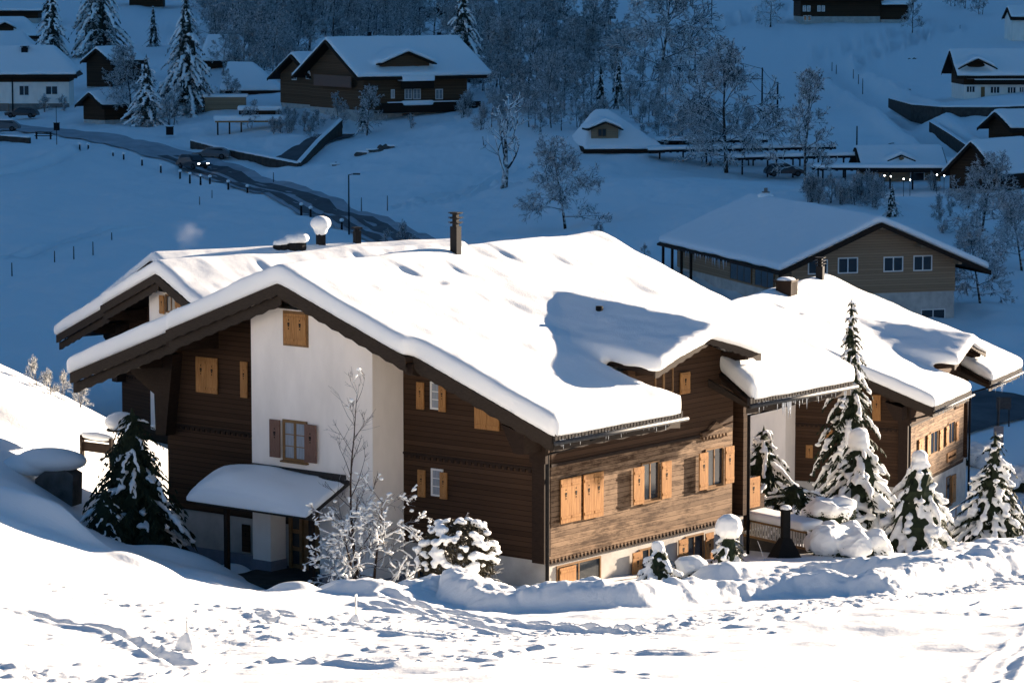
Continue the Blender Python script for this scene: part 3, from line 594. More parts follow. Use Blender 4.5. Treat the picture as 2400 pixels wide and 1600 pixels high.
# entrance under the canopy
mb = MB(); mb.box(-1.70, -.95, 10.55, 11.38, -1.5, 1.0); mb.build('entrance_pillar', M['plaster'], chA)
mb = MB(); mb.box(-1.73, -.92, 10.52, 11.41, -2.4, -1.02); mb.box(-1.73, 0, 6.02, 8.31, -2.4, -1.18); mb.box(-.03, 0.02, 11.4, 17.06, -2.4, -1.35); mb.build('plinth', M['plinth'], chA)
mb = MB(); mb.box(-.75, -.6, 8.30, 10.56, -2.2, 1.0)
for v in (8.35, 9.2, 9.95, 10.45): mb.box(-.85, -.75, v - .06, v + .06, -2.2, 1.0)
door = mb.build('door', M['frame_wood'], chA)
mb = MB(); mb.box(-.79, -.75, 8.45, 9.1, -1.3, .4); mb.build('door_leaf', M['wood_honey'], door)
mb = MB(); [mb.box(-.775, -.75, 10.02, 10.4, z, z + .45) for z in (-1.2, -.6, .0)]; mb.build('pane', M['glass'], door)
mb = MB(); mb.box(-3.6, -.6, 8.2, 11.2, -1.5, -1.36); mb.build('doorstep', M['wall_rough'], chA)
mb = MB(); zc = lambda u, v: 2.12 + (u + 1.7) * .44
mb.plan([(-3.6, 6.95), (-1.7, 6.95), (-1.7, 12.15), (-3.6, 12.15)], zc, -.14, 0); mb.box(-3.62, -3.5, 6.9, 12.2, zc(-3.6, 0) - .24, zc(-3.6, 0) - .01); mb.box(-1.78, -1.71, 7.1, 11.36, 2.1, 2.3)
for i in range(40): v = 7.0 + i * .13; mb.plan([(-3.66, v), (-1.72, v), (-1.72, v + .07), (-3.66, v + .07)], zc, 0, .035)
can = mb.build('canopy', M['tiles'], chA)
mb = MB(); mb.box(-3.42, -3.26, 10.95, 11.1, -2.2, zc(-3.3, 0) - .15); mb.build('canopy_post', M['wood_trim'], chA); mb = MB(); mb.box(-3.42, -3.26, 7.1, 7.25, -2.2, zc(-3.3, 0) - .15); mb.build('canopy_post', M['wood_trim'], chA)
mb = MB(); nu_, nv_ = 14, 26
for i in range(nu_):
    for j in range(nv_):
        u0_, u1_ = -3.85 + i * 2.1 / nu_, -3.85 + (i + 1) * 2.1 / nu_; v0_, v1_ = 6.9 + j * 5.6 / nv_, 6.9 + (j + 1) * 5.6 / nv_; cu, cv = (i + .5) / nu_, (j + .5) / nv_
        tk = .74 * max(0, 1 - max(0, (.22 - cu) / .22) ** 2) ** .5 * max(0, 1 - ((cu - .2) / .8) ** 2 if cu > .2 else 1) ** .75 * max(0, 1 - ((cv - .70) / .30) ** 2 if cv > .70 else 1) ** .5 * (min(1, .28 + cv * 1.25)) * (1 + .25 * float(vnoise(np.array(cu * 4), np.array(cv * 7), 3) - .5))
        if tk > .07: mb.plan([(u0_, v0_), (u1_ + .01, v0_), (u1_ + .01, v1_ + .01), (u0_, v1_ + .01)], zc, -.06, tk)
me = remesh(mb.mesh('s'), .06, 26); link('canopy_snow', me, M['snow_roof'], can, True)
# chimney, vent pipe
mb = MB(); chimney_fin(mb, 6.09, 8.81, 8.2, 10.0, .13, .15); mb.build('chimney', M['metal_dark'], chA)
p = next(q for q in (FA.hit(1405, 724, 0, 2.5 + i * .02) for i in range(400)) if q[2] < 7.30 + .10 * (q[1] + .8) - .28 * abs(q[0] - 7.4) + .03); mb = MB(); mb.tube([(p[0], p[1], p[2] - .8), (p[0], p[1], p[2] + .10)], .13, 12); mb.build('vent_pipe', M['black'], chA, True)

B_O = np.array([20.24, 158.91, -2.07]) + np.array([0, 0, CZ - 24]); B_TH = 23.7
chB, FB = chalet('dark timber chalet at lower right behind the tallest spruce, icicles at its eave corners', B_O, B_TH, hero=False, seed=5)
C_O = np.array([-9.04, 140.02, 1.49]); C_TH = 53.3
chC, FC = chalet('chalet right behind the nearest one, only its left gable and snowy roof showing', C_O, C_TH, hero=False, seed=9, dorm=False)
# ------------------------------------------------------------------ other buildings
def hb(root, L, W_, hw, rise, ov=(1, 1, 1, 1), base=0, hip=(0, 0), dorm=None, wall='wood_dark', basem='plaster_base', snow=.5, vox=.22, off=(0, 0, 0), deep=3.0, sm=12):
    """walls, roof, snow of one gabled or hipped block; off shifts it inside its house"""
    du, dv, dw = off; RVv = W_ / 2; s = rise / RVv; RWw = hw + rise; u0, u1, v0, v1 = -ov[0], L + ov[1], -ov[2], W_ + ov[3]
    h0, h1 = hip
    def zr(u, v):
        d = abs(v - RVv)
        if h0: d = max(d, (u0 + h0 - u) * (RVv + ov[2]) / h0)
        if h1: d = max(d, (u - (u1 - h1)) * (RVv + ov[2]) / h1)
        return RWw - s * d
    S = lambda poly: [(u + du, v + dv) for u, v in poly]
    Z = lambda u, v: zr(u - du, v - dv) + dw
    wu = max(0.2, min(.3, L * .02)); mb = MB()
    top = lambda v: min(zr(h0 + .01, v) if h0 else RWw - s * abs(v - RVv), RWw) - .14
    prof = [(0, base), (W_, base), (W_, hw - .14)] + ([(RVv, RWw - .14)] if not h0 else []) + [(0, hw - .14)]
    prof1 = [(0, base), (W_, base), (W_, hw - .14)] + ([(RVv, RWw - .14)] if not h1 else []) + [(0, hw - .14)]
    mb.ex([(v + dv, w + dw) for v, w in prof], 0, du, du + wu); mb.ex([(v + dv, w + dw) for v, w in prof1], 0, du + L - wu, du + L)
    fp = [(wu, base), (L - wu, base), (L - wu, hw - .14)]
    if dorm: uc, hh, ap, sl, vf = dorm; zz = lambda u: ap - sl * abs(u - uc); fp += [(uc + hh, hw - .14), (uc + hh, max(zz(uc + hh) - .14, hw - .13)), (uc, ap - .14), (uc - hh, max(zz(uc - hh) - .14, hw - .13)), (uc - hh, hw - .14)]
    fp += [(wu, hw - .14)]
    mb.ex([(u + du, w + dw) for u, w in fp], 1, dv, dv + .2); mb.box(du + wu, du + L - wu, dv + W_ - .2, dv + W_, base + dw, hw - .14 + dw)
    mb.build('wall', M[wall], root)
    mb = MB(); mb.box(du + .05, du + L - .05, dv + .05, dv + W_ - .05, -deep + dw, base + dw); mb.build('base_wall', M[basem], root)
    A, B = u0 + h0, u1 - h1
    polys = [[(u0, v0), (u1, v0), (B, RVv), (A, RVv)], [(A, RVv), (B, RVv), (u1, v1), (u0, v1)]]
    if h0: polys.append([(u0, v0), (A, RVv), (u0, v1)])
    if h1: polys.append([(u1, v0), (u1, v1), (B, RVv)])
    mb = MB(); [mb.plan(S(p), Z, -.16, 0) for p in polys]
    dp = []
    if dorm:
        D = lambda u, v: zz(u - du) + dw; back = RVv - (RWw - ap) / s if ap < RWw else RVv
        dp = [S([(uc - hh - .5, vf), (uc, vf), (uc, back), (uc - hh - .5, back)]), S([(uc, vf), (uc + hh + .5, vf), (uc + hh + .5, back), (uc, back)])]
        for p in dp: mb.plan(p, D, -.16, 0)
    if not h0:
        for va, vb in ((v0, RVv), (RVv, v1)): mb.ex([(va + dv, Z(du, va + dv) - .36), (vb + dv, Z(du, vb + dv) - .36), (vb + dv, Z(du, vb + dv)), (va + dv, Z(du, va + dv))], 0, du + u0 - .06, du + u0)
    mb.box(du + u0, du + u1, dv + v0 - .05, dv + v0, Z(du + L / 2, dv + v0) - .34, Z(du + L / 2, dv + v0))
    roof = mb.build('roof', M['wood_trim'], root)
    mb = MB(); [mb.plan(S(p), Z, -.04, snow) for p in polys]; [mb.plan(p, D, -.04, snow) for p in dp]
    me = remesh(mb.mesh('s'), vox, sm); a = get_co(me); a[:, 2] += fbm(a[:, 0] * .5, a[:, 1] * .5, 3, int(L * 10)) * .14; set_co(me, a)
    link('roof_snow', me, M['snow_roof'], roof, True)
    return Z, roof
def house(label, o, th, L, W_, hw, rise, cat='house', name='house', group=None, **k):
    fr = Frame(o, th); root = thing(name, label, cat, o, fr.rz, group); Z, roof = hb(root, L, W_, hw, rise, **k); return root, fr, Z, roof
def rect(fr, k, val, x0, x1, y0, y1):
    cx, cy = (x0 + x1) / 2, (y0 + y1) / 2; i = 1 if k == 0 else 0
    return fr.hit(x0, cy, k, val)[i], fr.hit(x1, cy, k, val)[i], fr.hit(cx, y1, k, val)[2], fr.hit(cx, y0, k, val)[2]
def wins(root, fr, k, val, boxes, frame='frame_white', pane='glass', bars=(2, 1), ft=.07, sill=False):
    for b in boxes: window(root, k, val, *rect(fr, k, val, *b), frame, pane, bars, sill, ft=ft)
def flue(root, fr, px, py, k, val, hh, a=.18, cap=True, snowcap=0, name='chimney'):
    u, v, w = fr.hit(px, py, k, val); mb = MB(); mb.box(u - a, u + a, v - a, v + a, w - 1.0, w + hh)
    if cap: mb.box(u - a * 1.35, u + a * 1.35, v - a * 1.35, v + a * 1.35, w + hh + .12, w + hh + .2); mb.box(u - a * .6, u + a * .6, v - a * .6, v + a * .6, w + hh, w + hh + .12)
    c = mb.build(name, M['metal_dark'], root)
    if snowcap: m2 = MB(); m2.ball((u, v, w + hh + .42), (a * 2.9, a * 2.9, .42), 3); m2.ball((u, v, w + hh + .1), (a * 2.0, a * 2.0, .4), 2); link('cap_snow', remesh(m2.mesh('s'), .06, 6), M['snow_roof'], c, True)
    return u, v, w

# chalet with a flat snow ridge just behind the second one
thD = 61; tmp = Frame((0, 0, 0), thD); pD = at(352, 588, 166); oD = pD - tmp.a * (-1.5) - tmp.b * 7.0 - np.array([0, 0, 8.25])
hD, FD, ZD, rD = house('chalet peeking over the ridge behind two others, only its snowy roof and chimneys in view', oD, thD, 15.6, 14, 5.0, 2.7, 'chalet', 'chalet', ov=(1.5, 1.5, 1.2, 2.6), snow=.55, vox=.16)
flue(hD, FD, 752, 582, 1, 7.0, .95, .20, True, 1); flue(hD, FD, 837, 577, 1, 7.0, .85, .17, True)
u, v, w = FD.hit(680, 580, 1, 6.6); mb = MB()
for du, r in ((-.75, .26), (-.45, .3), (.1, .42), (.55, .4)): mb.tube([(u + du, v, w - .5), (u + du, v, w + r * .5), (u + du, v, w + r * .9)], [r, r * .95, r * .5], 10)
vt = mb.build('roof_vent', M['metal_dark'], hD); mb = MB()
for du, r in ((-.75, .26), (-.45, .3), (.1, .42), (.62, .46)): mb.ball((u + du, v, w + r * 1.05), (r * 1.1, r * 1.1, r * .75), 2)
link('vent_snow', remesh(mb.mesh('s'), .07, 6), M['snow_roof'], vt, True)
# extras on the right chalet
u, v, w = FB.hit(1922, 655, 1, 9.0); mb = MB(); chimney_fin(mb, u, v, w - 1, w + .75, .17, .2); mb.build('chimney', M['metal_dark'], chB)
u, v, w = FB.hit(1842, 678, 1, 8.7); mb = MB(); mb.box(u - .5, u + .5, v - .4, v + .4, w - .8, w + .42)
for i in range(6): mb.box(u - .55 + i * .2, u - .45 + i * .2, v - .48, v - .4, w - .3, w + .4)
mb.box(u - .62, u + .62, v - .52, v + .52, w + .42, w + .52); bx = mb.build('chimney', M['wood_trim'], chB); mb = MB(); mb.ball((u, v, w + .52), (.62, .5, .16), 2); mb.build('cap_snow', M['snow_roof'], bx, True)
for b in ((2046, 2065, 925, 985), (1935, 1952, 1005, 1060), (1890, 1906, 1042, 1072)): shutter(chB, 0, 0, *rect(FB, 0, 0, *b), M['wood_honey'], off=.06)
wins(chB, FB, 1, 0, ((2180, 2196, 1012, 1060), (2222, 2236, 990, 1036)), 'frame_wood'); 
for b in ((2170, 2177, 1018, 1066), (2199, 2206, 1006, 1054), (2214, 2220, 998, 1044), (2238, 2243, 988, 1032), (2150, 2160, 1028, 1072)): shutter(chB, 1, 0, *rect(FB, 1, 0, *b), M['wood_honey'], off=.06)
q = rect(FB, 1, .04, 2218, 2226, 1118, 1180); window(chB, 1, .04, *q, 'frame_wood', 'glass', (1, 1)); q = rect(FB, 1, .04, 2228, 2237, 1112, 1176); shutter(chB, 1, .04, *q, M['wood_honey'])
q = rect(FB, 1, 0, 2219, 2239, 1057, 1078); mb = MB(); mb.box(q[0], q[1], -.06, 0, q[2], q[3])
sg = mb.build('name_board', M['wood_honey'], chB); mb = MB(); r = random.Random(3); x = q[0] + .12; zm = (q[2] + q[3]) / 2
while x < q[1] - .15:                      # carved cursive strokes, too small to read
    hgt = r.uniform(.08, .16); mb.tube([(x, -.07, zm - .07), (x + .04, -.07, zm - .07 + hgt), (x + .08, -.07, zm - .05)], .012, 4); x += .11
mb.build('carved_letters', M['wood_trim'], sg)
wins(chC, FC, 0, -1.7, ((391, 413, 694, 730),), 'frame_wood', 'glass', (2, 1)); shutter(chC, 0, -1.7, *rect(FC, 0, -1.7, 378, 389, 692, 735), M['wood_honey'], off=.08); shutter(chC, 0, -1.7, *rect(FC, 0, -1.7, 415, 430, 696, 720), M['wood_honey'], off=.08)

# timber barn in the valley shade
oE = gp(2237, 748, 150, 400); thE = -17
hE, FE, ZE, rE = house('wide pale timber farm building in the shade, four windows in its snow-roofed gable', oE, thE, 25, 13.4, 4.7, 2.85, 'farm building', 'farm_building', ov=(1.4, .5, 2.3, 1.6), wall='wood_pale', base=2.1, snow=.6, vox=.16, sm=22)
wins(hE, FE, 0, 0, ((1896, 1937, 611, 640), (1966, 2008, 606, 638), (2073, 2114, 604, 634), (2143, 2182, 601, 632)), 'frame_white', 'glass', (2, 1), .09); wins(hE, FE, 0, .05, ((2160, 2213, 726, 748),), 'frame_white', 'glass', (2, 1))
mb = MB(); Wb = 13.4
for v in (0.2, 3.3, 6.7, 10.1, 13.2): z = 4.7 + 2.85 * (1 - abs(v - 6.7) / 6.7) - .2; mb = MB(); mb.box(-1.3, 0, v - .14, v + .14, z - .35, z); mb.build('roof_beam', M['wood_pale'], hE)
mb = MB(); q = rect(FE, 1, Wb, 1715, 1830, 668, 700)
for a, b in ((1714, 1762), (1772, 1815)): qq = FE.hit(a, 690, 1, Wb), FE.hit(b, 690, 1, Wb); window(hE, 1, Wb, qq[0][0], qq[1][0], 2.3, 3.6, 'frame_wood', 'glass', (3, 1), False).location.y = .08
for u in (18.2, 20.4, 22.6, 24.8): mb = MB(); mb.box(u - .09, u + .09, Wb + 1.2, Wb + 1.38, .4, 4.0); mb.build('loggia_post', M['wood_trim'], hE)
mb = MB(); mb.box(18, 25, Wb + 1.22, Wb + 1.36, 1.3, 1.42); mb.box(18, 25, Wb, Wb + 1.4, .3, .45); mb.build('loggia_rail', M['wood_trim'], hE)
icicles(rE, ((9, Wb + 1.7, 3.95), (20, Wb + 1.7, 3.95)), 30, .3, 1.0, 44)
u, v, w = FE.hit(1795, 452, 1, 6.7); mb = MB(); mb.box(u - .25, u + .25, v - .25, v + .25, w - 1.2, w + .1); mb.tube([(u, v, w + .1), (u, v, w + .4)], .16, 8); ch = mb.build('chimney', M['concrete'], hE); mb = MB(); mb.ball((u, v, w - .25), (.7, .7, .3), 2); mb.build('drift', M['snow_roof'], ch, True)

# the big dark chalet on its knoll
oF = gp(852, 288, 250, 600)
hF, FF, ZF, rF = house('big dark chalet on a knoll in the shade, curved dormer gable over pale lit windows', oF, 60, 15.2, 15.4, 6.5, 3.9, 'chalet', 'chalet', wall='wood_mid', ov=(1.6, 3.0, 1.5, 2.2), base=1.5, dorm=(6.0, 3.6, 9.0, .38, -1.2), snow=.55, vox=.2, sm=14)
hb(hF, 7, 11, 4.8, 2.6, ov=(1.2, 0, .3, 1.6), base=.8, snow=.5, off=(1.0, 15.4, .8), wall='wood_mid')
wins(hF, FF, 1, 0, ((950, 964, 210, 231), (970, 984, 210, 231), (1022, 1036, 211, 231), (950, 957, 158, 173), (971, 978, 158, 173), (918, 923, 212, 229)), 'frame_white', 'curtain', (2, 2), .12)
wins(hF, FF, 0, 0, ((718, 727, 172, 184), (685, 694, 173, 186)), 'frame_white', 'glass', (2, 1), .1)
wins(hF, FF, 1, .04, ((944, 966, 267, 296),), 'frame_wood', 'glass', (1, 1)); wins(hF, FF, 1, .04, ((1015, 1054, 266, 290),), 'frame_wood', 'glass', (3, 1))
mb = MB(); q = rect(FF, 1, -1.8, 892, 1127, 240, 262); mb.box(q[0], q[1], -1.8, -1.68, q[2], q[3]); mb.box(q[0], q[1], -1.8, 0, q[2] - .05, q[2] + .1); bal = mb.build('balcony', M['wood_trim'], hF)
mb = MB(); mb.box(q[0] + 1, q[1] - 3, -1.85, -1.5, q[3], q[3] + .16); a = rect(FF, 1, -1.8, 945, 1015, 238, 250); mb.box(a[0], a[1], -1.95, -1.4, q[3] - .35, q[3] + .28); link('balcony_snow', remesh(mb.mesh('s'), .1, 8), M['snow_roof'], bal, True)
mb = MB(); q = rect(FF, 1, -1.2, 940, 1016, 178, 192); mb.box(q[0], q[1], -1.35, -1.2, q[2] - .9, q[2] + .1); bal = mb.build('balcony', M['wood_trim'], hF); mb = MB(); mb.box(q[0], q[1], -1.7, -.1, q[2] + .1, q[3] + .1); link('balcony_snow', remesh(mb.mesh('s'), .1, 8), M['snow_roof'], bal, True)
mb = MB(); q = rect(FF, 0, -1.0, 735, 822, 177, 203); mb.box(-1.0, -.9, q[0], q[1], q[2], q[3]); mb.build('balcony', M['wood_grey'], hF)
for px, py, h in ((866, 88, .7), (880, 100, .5), (1029, 103, 1.5), (1042, 135, 1.4), (1056, 135, 1.4)):
    u, v, w = next(t for t in (FF.hit(px, py, 1, 7.9 - i * .1) for i in range(80)) if t[2] < ZF(t[0], t[1]) + .5); mb = MB(); mb.box(u - .2, u + .2, v - .2, v + .2, w - .6, w + h); mb.build('chimney', M['metal_dark'], hF)

# houses further off, all in shade
def far(label, px, py, th, L, W_, hw, rise, y=(200, 900), chim=(), **k):
    o = gp(px, py, *y); return house(label, o, th, L, W_, hw, rise, vox=k.pop('vox', .3), sm=k.pop('sm', 6), **k)
hG, FG, _, rG = far('white rendered house with snowy hipped roof and gutter pipe at the left edge', -110, 266, 86, 16.2, 10, 5.8, 3.2, base=4.3, hip=(3.6, 3.6), basem='plaster', ov=(1, 1.2, 1, 1), deep=1.5)
wins(hG, FG, 1, .04, ((46, 67, 202, 223), (108, 134, 203, 221)), 'frame_white', 'glass', (2, 1), .1); wins(hG, FG, 1, .04, ((0, 20, 244, 266),), 'frame_wood', 'glass', (1, 1))
q = rect(FG, 1, 0, 28, 31, 190, 262); mb = MB(); mb.box(q[0], q[1], -.08, .06, 0, 5.6); mb.build('downpipe', M['metal_dark'], hG); mb = MB(); mb.box(.03, 16.17, .03, .1, -.5, 1.3); mb.build('plinth', M['concrete'], hG)
flue(hG, FG, 58, 120, 1, 3.6, .5, .45, True, 0)
hH, FH, _, _ = far('small dark shed with snowy gable roof beside the upper road', 245, 286, 45, 6.6, 4.6, 2.5, 1.35, cat='shed', name='shed', ov=(.9, .5, .7, .7), snow=.4, base=.2)
far('small dark gabled house half hidden behind bare trees', 262, 205, 40, 6.0, 5.4, 4.0, 1.6, ov=(.7, .7, .6, .6)); far('house with trapezoid snowy roof beside the tallest snowy spruce', 482, 172, 86, 7.6, 11, 2.3, 3.0, hip=(1.2, 3.8))
far('low house with snowy hipped roof left of the big dark chalet', 532, 228, 86, 6.6, 9, 1.5, 2.9, hip=(1.0, 4.0)); far('far house with broad snowy roof at the left edge behind two spruces', -70, 92, 84, 11.5, 9, .9, 2.6, hip=(0, 3), dorm=(6.2, 1.5, 2.9, .5, -.8)); far('low snowy-roofed house directly above the white house', -75, 122, 84, 10.5, 9, .8, 2.2, hip=(0, 2.5))
far('dark house at the top left corner with flat white roof', -70, 44, 86, 13, 9, 1.6, 1.0); far('dark timber house cut by the top edge between spruces', 303, 17, 87, 7, 8, 3.0, 2.0)
hN, FN, _, _ = far('small dark cabin high on the slope above the wood', 1003, 42, 78, 4.2, 5, 2.5, 1.6, cat='cabin', name='cabin')
hO, FO, _, _ = far('dark house with long snowy roof and white windows above the wood', 1335, 65, 82, 8.0, 7, 2.4, 1.7, ov=(1.4, .8, .9, .9)); wins(hO, FO, 1, 0, ((1342, 1349, 50, 62), (1422, 1428, 48, 62)), 'frame_white', 'curtain', (1, 1), .1)
far('little wooden shed with snowy roof under the far slope house', 1306, 104, 84, 3.2, 3.5, 1.5, .7, cat='shed', name='shed', ov=(.5, .5, .5, .5), snow=.4)
hQ, FQ, _, _ = far('house half sunk behind the knoll with brown gabled dormer in a big snowy roof', 1378, 352, 80, 7.4, 8.5, .7, 3.4, ov=(.8, 1.4, 1, 1), hip=(2.4, 5.6), dorm=(2.0, 1.6, 3.2, .42, -.6), wall='wood_pale'); wins(hQ, FQ, 1, 0, ((1402, 1420, 303, 319),), 'frame_wood', 'glass', (2, 1))
hR, FR, _, _ = far('long dark farmhouse on the hill crossing the top edge', 1876, 53, 88, 15.5, 11, 5.2, 3.5, cat='farmhouse', name='farmhouse', base=1.1, ov=(1.6, .4, 1.2, 1)); hb(hR, 5.5, 7, 3.2, 2.0, off=(15.6, .5, .5), ov=(0, .8, .8, .8), vox=.3)
wins(hR, FR, 1, 0, ((1883, 1888, 15, 26), (1893, 1898, 15, 26), (1917, 1922, 15, 26), (1927, 1932, 15, 26)), 'frame_white', 'curtain', (1, 1), .12); wins(hR, FR, 1, .04, ((1884, 1890, 38, 48), (1894, 1900, 38, 48)), 'frame_white', 'glass', (1, 1), .1)
hS, FS, _, _ = far('dark chalet with white ground floor and shutters on the right hillside', 2258, 229, 87, 13, 9, 3.7, 2.6, cat='chalet', name='chalet', base=1.75, ov=(1.2, 1, 1.3, 1), dorm=(1.7, 2.2, 5.4, .5, -1.5), basem='plaster')
wins(hS, FS, 1, 0, ((2268, 2281, 170, 184), (2305, 2311, 171, 184), (2324, 2340, 171, 185), (2363, 2378, 172, 185), (2392, 2400, 172, 185)), 'frame_white', 'glass', (2, 1), .1); wins(hS, FS, 1, .04, ((2266, 2284, 203, 216), (2322, 2342, 204, 218), (2362, 2380, 205, 218), (2390, 2402, 205, 218)), 'frame_white', 'glass', (3, 1), .1)
q = rect(FS, 1, .04, 2299, 2308, 204, 226); mb = MB(); mb.box(q[0], q[1], -.02, .05, 0, q[3]); mb.build('door', M['frame_wood'], hS)
q = rect(FS, 1, -1.1, 2283, 2402, 190, 197); mb = MB(); mb.box(q[0], 13, -1.1, 0, q[2], q[2] + .1); mb.box(q[0], 13, -1.12, -1.0, q[2], q[3] + .1); bal = mb.build('balcony', M['wood_trim'], hS); mb = MB(); mb.box(q[0], 13, -1.2, -.9, q[3] + .1, q[3] + .42); link('balcony_snow', remesh(mb.mesh('s'), .1, 6), M['snow_roof'], bal, True)
far('dark hut with snowy roof at the right edge above the station', 2372, 336, 60, 5, 4.5, 2.2, 1.4, cat='hut', name='hut')
far('steep dark A-shaped gable house by the frosted tree on the right', 2342, 448, 42, 9, 6.4, 2.2, 3.0, ov=(.9, .5, .8, .8), snow=.45)
hV, FV, _, _ = far('low station building with small white gable among the platforms', 2030, 436, 87, 8.4, 7, 2.2, 1.8, cat='station building', name='station_building', wall='wood_pale', dorm=(3.9, 1.1, 3.4, .4, -.3), ov=(.8, .8, .8, .8)); wins(hV, FV, 1, 0, ((2098, 2105, 364, 380), (2135, 2165, 405, 428)), 'frame_white', 'glass', (1, 1), .1)
far('pale little house cut by the right edge high on the hill', 2372, 96, 86, 6, 6, 4.2, 1.6, wall='plaster', ov=(.4, .4, .5, .5))
# ------------------------------------------------------------------ bare trees and shrubs
def _perp(rg, d):
    a = rg.normal(size=3); a -= d * (a @ d); return a / (np.linalg.norm(a) + 1e-9)
def bare(seed, H, limbs=9, kids=(6, 5, 3), spread=.42, elev=(20, 60), start=.22, curl=.25, r0=.016, rt=.016, trunk_top=.93, stems=1, lean=.04, ratio=(.55, .5, .5), wob=.12, snowy=0, n3=3, top_short=.55):
    """returns (trunk mesh, crown mesh, snow mesh or None)"""
    rg = np.random.default_rng(seed); T = MB(); K = MB(); SN = MB(); up = np.array([0, 0, 1.])
    def br(p, d, L, r, lev, mb):
        n = 5 if lev < 2 else 3; pts = [p]; rad = [r]; d = d.copy()
        for i in range(n):
            d = d + _perp(rg, d) * wob + up * curl * .25 * (1 if lev < 3 else .4); d /= np.linalg.norm(d); p = p + d * L / n; pts.append(p); rad.append(max(r * (1 - (i + 1) / n * .75), rt * .5))
        mb.tube(pts, rad, 5 if lev == 0 else n3, cap=False)
        if snowy and lev <= 3 and rg.random() < snowy:
            k = rg.integers(0, 2); sr = np.maximum(np.array(rad[k:]) * 1.15, .012 + .018 * rg.random()); SN.tube([q + up * (x * .8) for q, x in zip(pts[k:], sr)], list(sr * (rg.uniform(.5, 1.5, len(sr)))), 5)
            if rg.random() < .5: q = pts[-1]; SN.ball(q + up * .03, rg.uniform(.03, .075) * np.array([1.2, 1.2, .8]), 1)
        return np.array(pts), np.array(rad)
    def rec(P_, Rr, L, lev):
        if lev - 1 >= len(kids): return
        for j in range(kids[lev - 1]):
            t = rg.uniform(.25, 1.0); i = min(int(t * (len(P_) - 1)), len(P_) - 2); f = t * (len(P_) - 1) - i; p = P_[i] * (1 - f) + P_[i + 1] * f; d = P_[i + 1] - P_[i]; d /= np.linalg.norm(d)
            a = R_(rg.uniform(28, 62)); d2 = d * math.cos(a) + _perp(rg, d) * math.sin(a); l2 = L * ratio[lev - 1] * rg.uniform(.7, 1.2) * (1.15 - .5 * t)
            q, rr = br(p, d2, l2, max(Rr[i] * .6, rt), lev + 1, K); rec(q, rr, l2, lev + 1)
    for s in range(stems):
        b0 = np.array([0, 0, -.2]) if stems == 1 else np.r_[rg.normal(size=2) * .12 * H * .3, -.2]
        ld = np.r_[rg.normal(size=2) * (lean if stems == 1 else .22), 1.0]; n = 9; pts = []; rad = []; p = b0.copy(); d = ld / np.linalg.norm(ld); h = H * trunk_top * (1 if stems == 1 else rg.uniform(.6, 1))
        for i in range(n + 1): pts.append(p); rad.append(max(r0 * H * (1 - .85 * i / n), rt)); d = d + _perp(rg, d) * .07 + up * .06; d /= np.linalg.norm(d); p = p + d * (h + .2) / n
        T.tube(pts, rad, 7); pts = np.array(pts); rad = np.array(rad)
        for j in range(max(2, limbs // stems)):
            t = start + (1 - start) * (j + rg.uniform(0, .9)) / max(2, limbs // stems); i = min(int(t * n), n - 1); f = t * n - i; p = pts[i] * (1 - f) + pts[i + 1] * f
            az = j * 2.4 + rg.uniform(-.5, .5); el = R_(elev[0] + (elev[1] - elev[0]) * (t - start) / (1 - start) + rg.uniform(-10, 10)); d = np.array([math.cos(az) * math.cos(el), math.sin(az) * math.cos(el), math.sin(el)])
            L = H * spread * rg.uniform(.8, 1.2) * (1 - top_short * (t - start) / (1 - start)); q, rr = br(p, d, L, max(rad[i] * .55, rt * 1.5), 1, K if stems == 1 else T); rec(q, rr, L, 1)
        rec(pts[-4:], rad[-4:], H * .35, 1)
    return T.mesh('trunk'), K.mesh('crown'), (SN.mesh('snow') if snowy else None)
def bare_tree(name, label, cat, loc, meshes, mats=('bark', 'twig'), rz=0, scale=1, group=None):
    t = thing(name, label, cat, loc, rz, group); t.scale = (scale,) * 3
    link('trunk', meshes[0], M[mats[0]], t, True); link('crown', meshes[1], M[mats[1]], t, True)
    if meshes[2] is not None: link('branch_snow', meshes[2], M['snow_tree'], t, True)
    return t

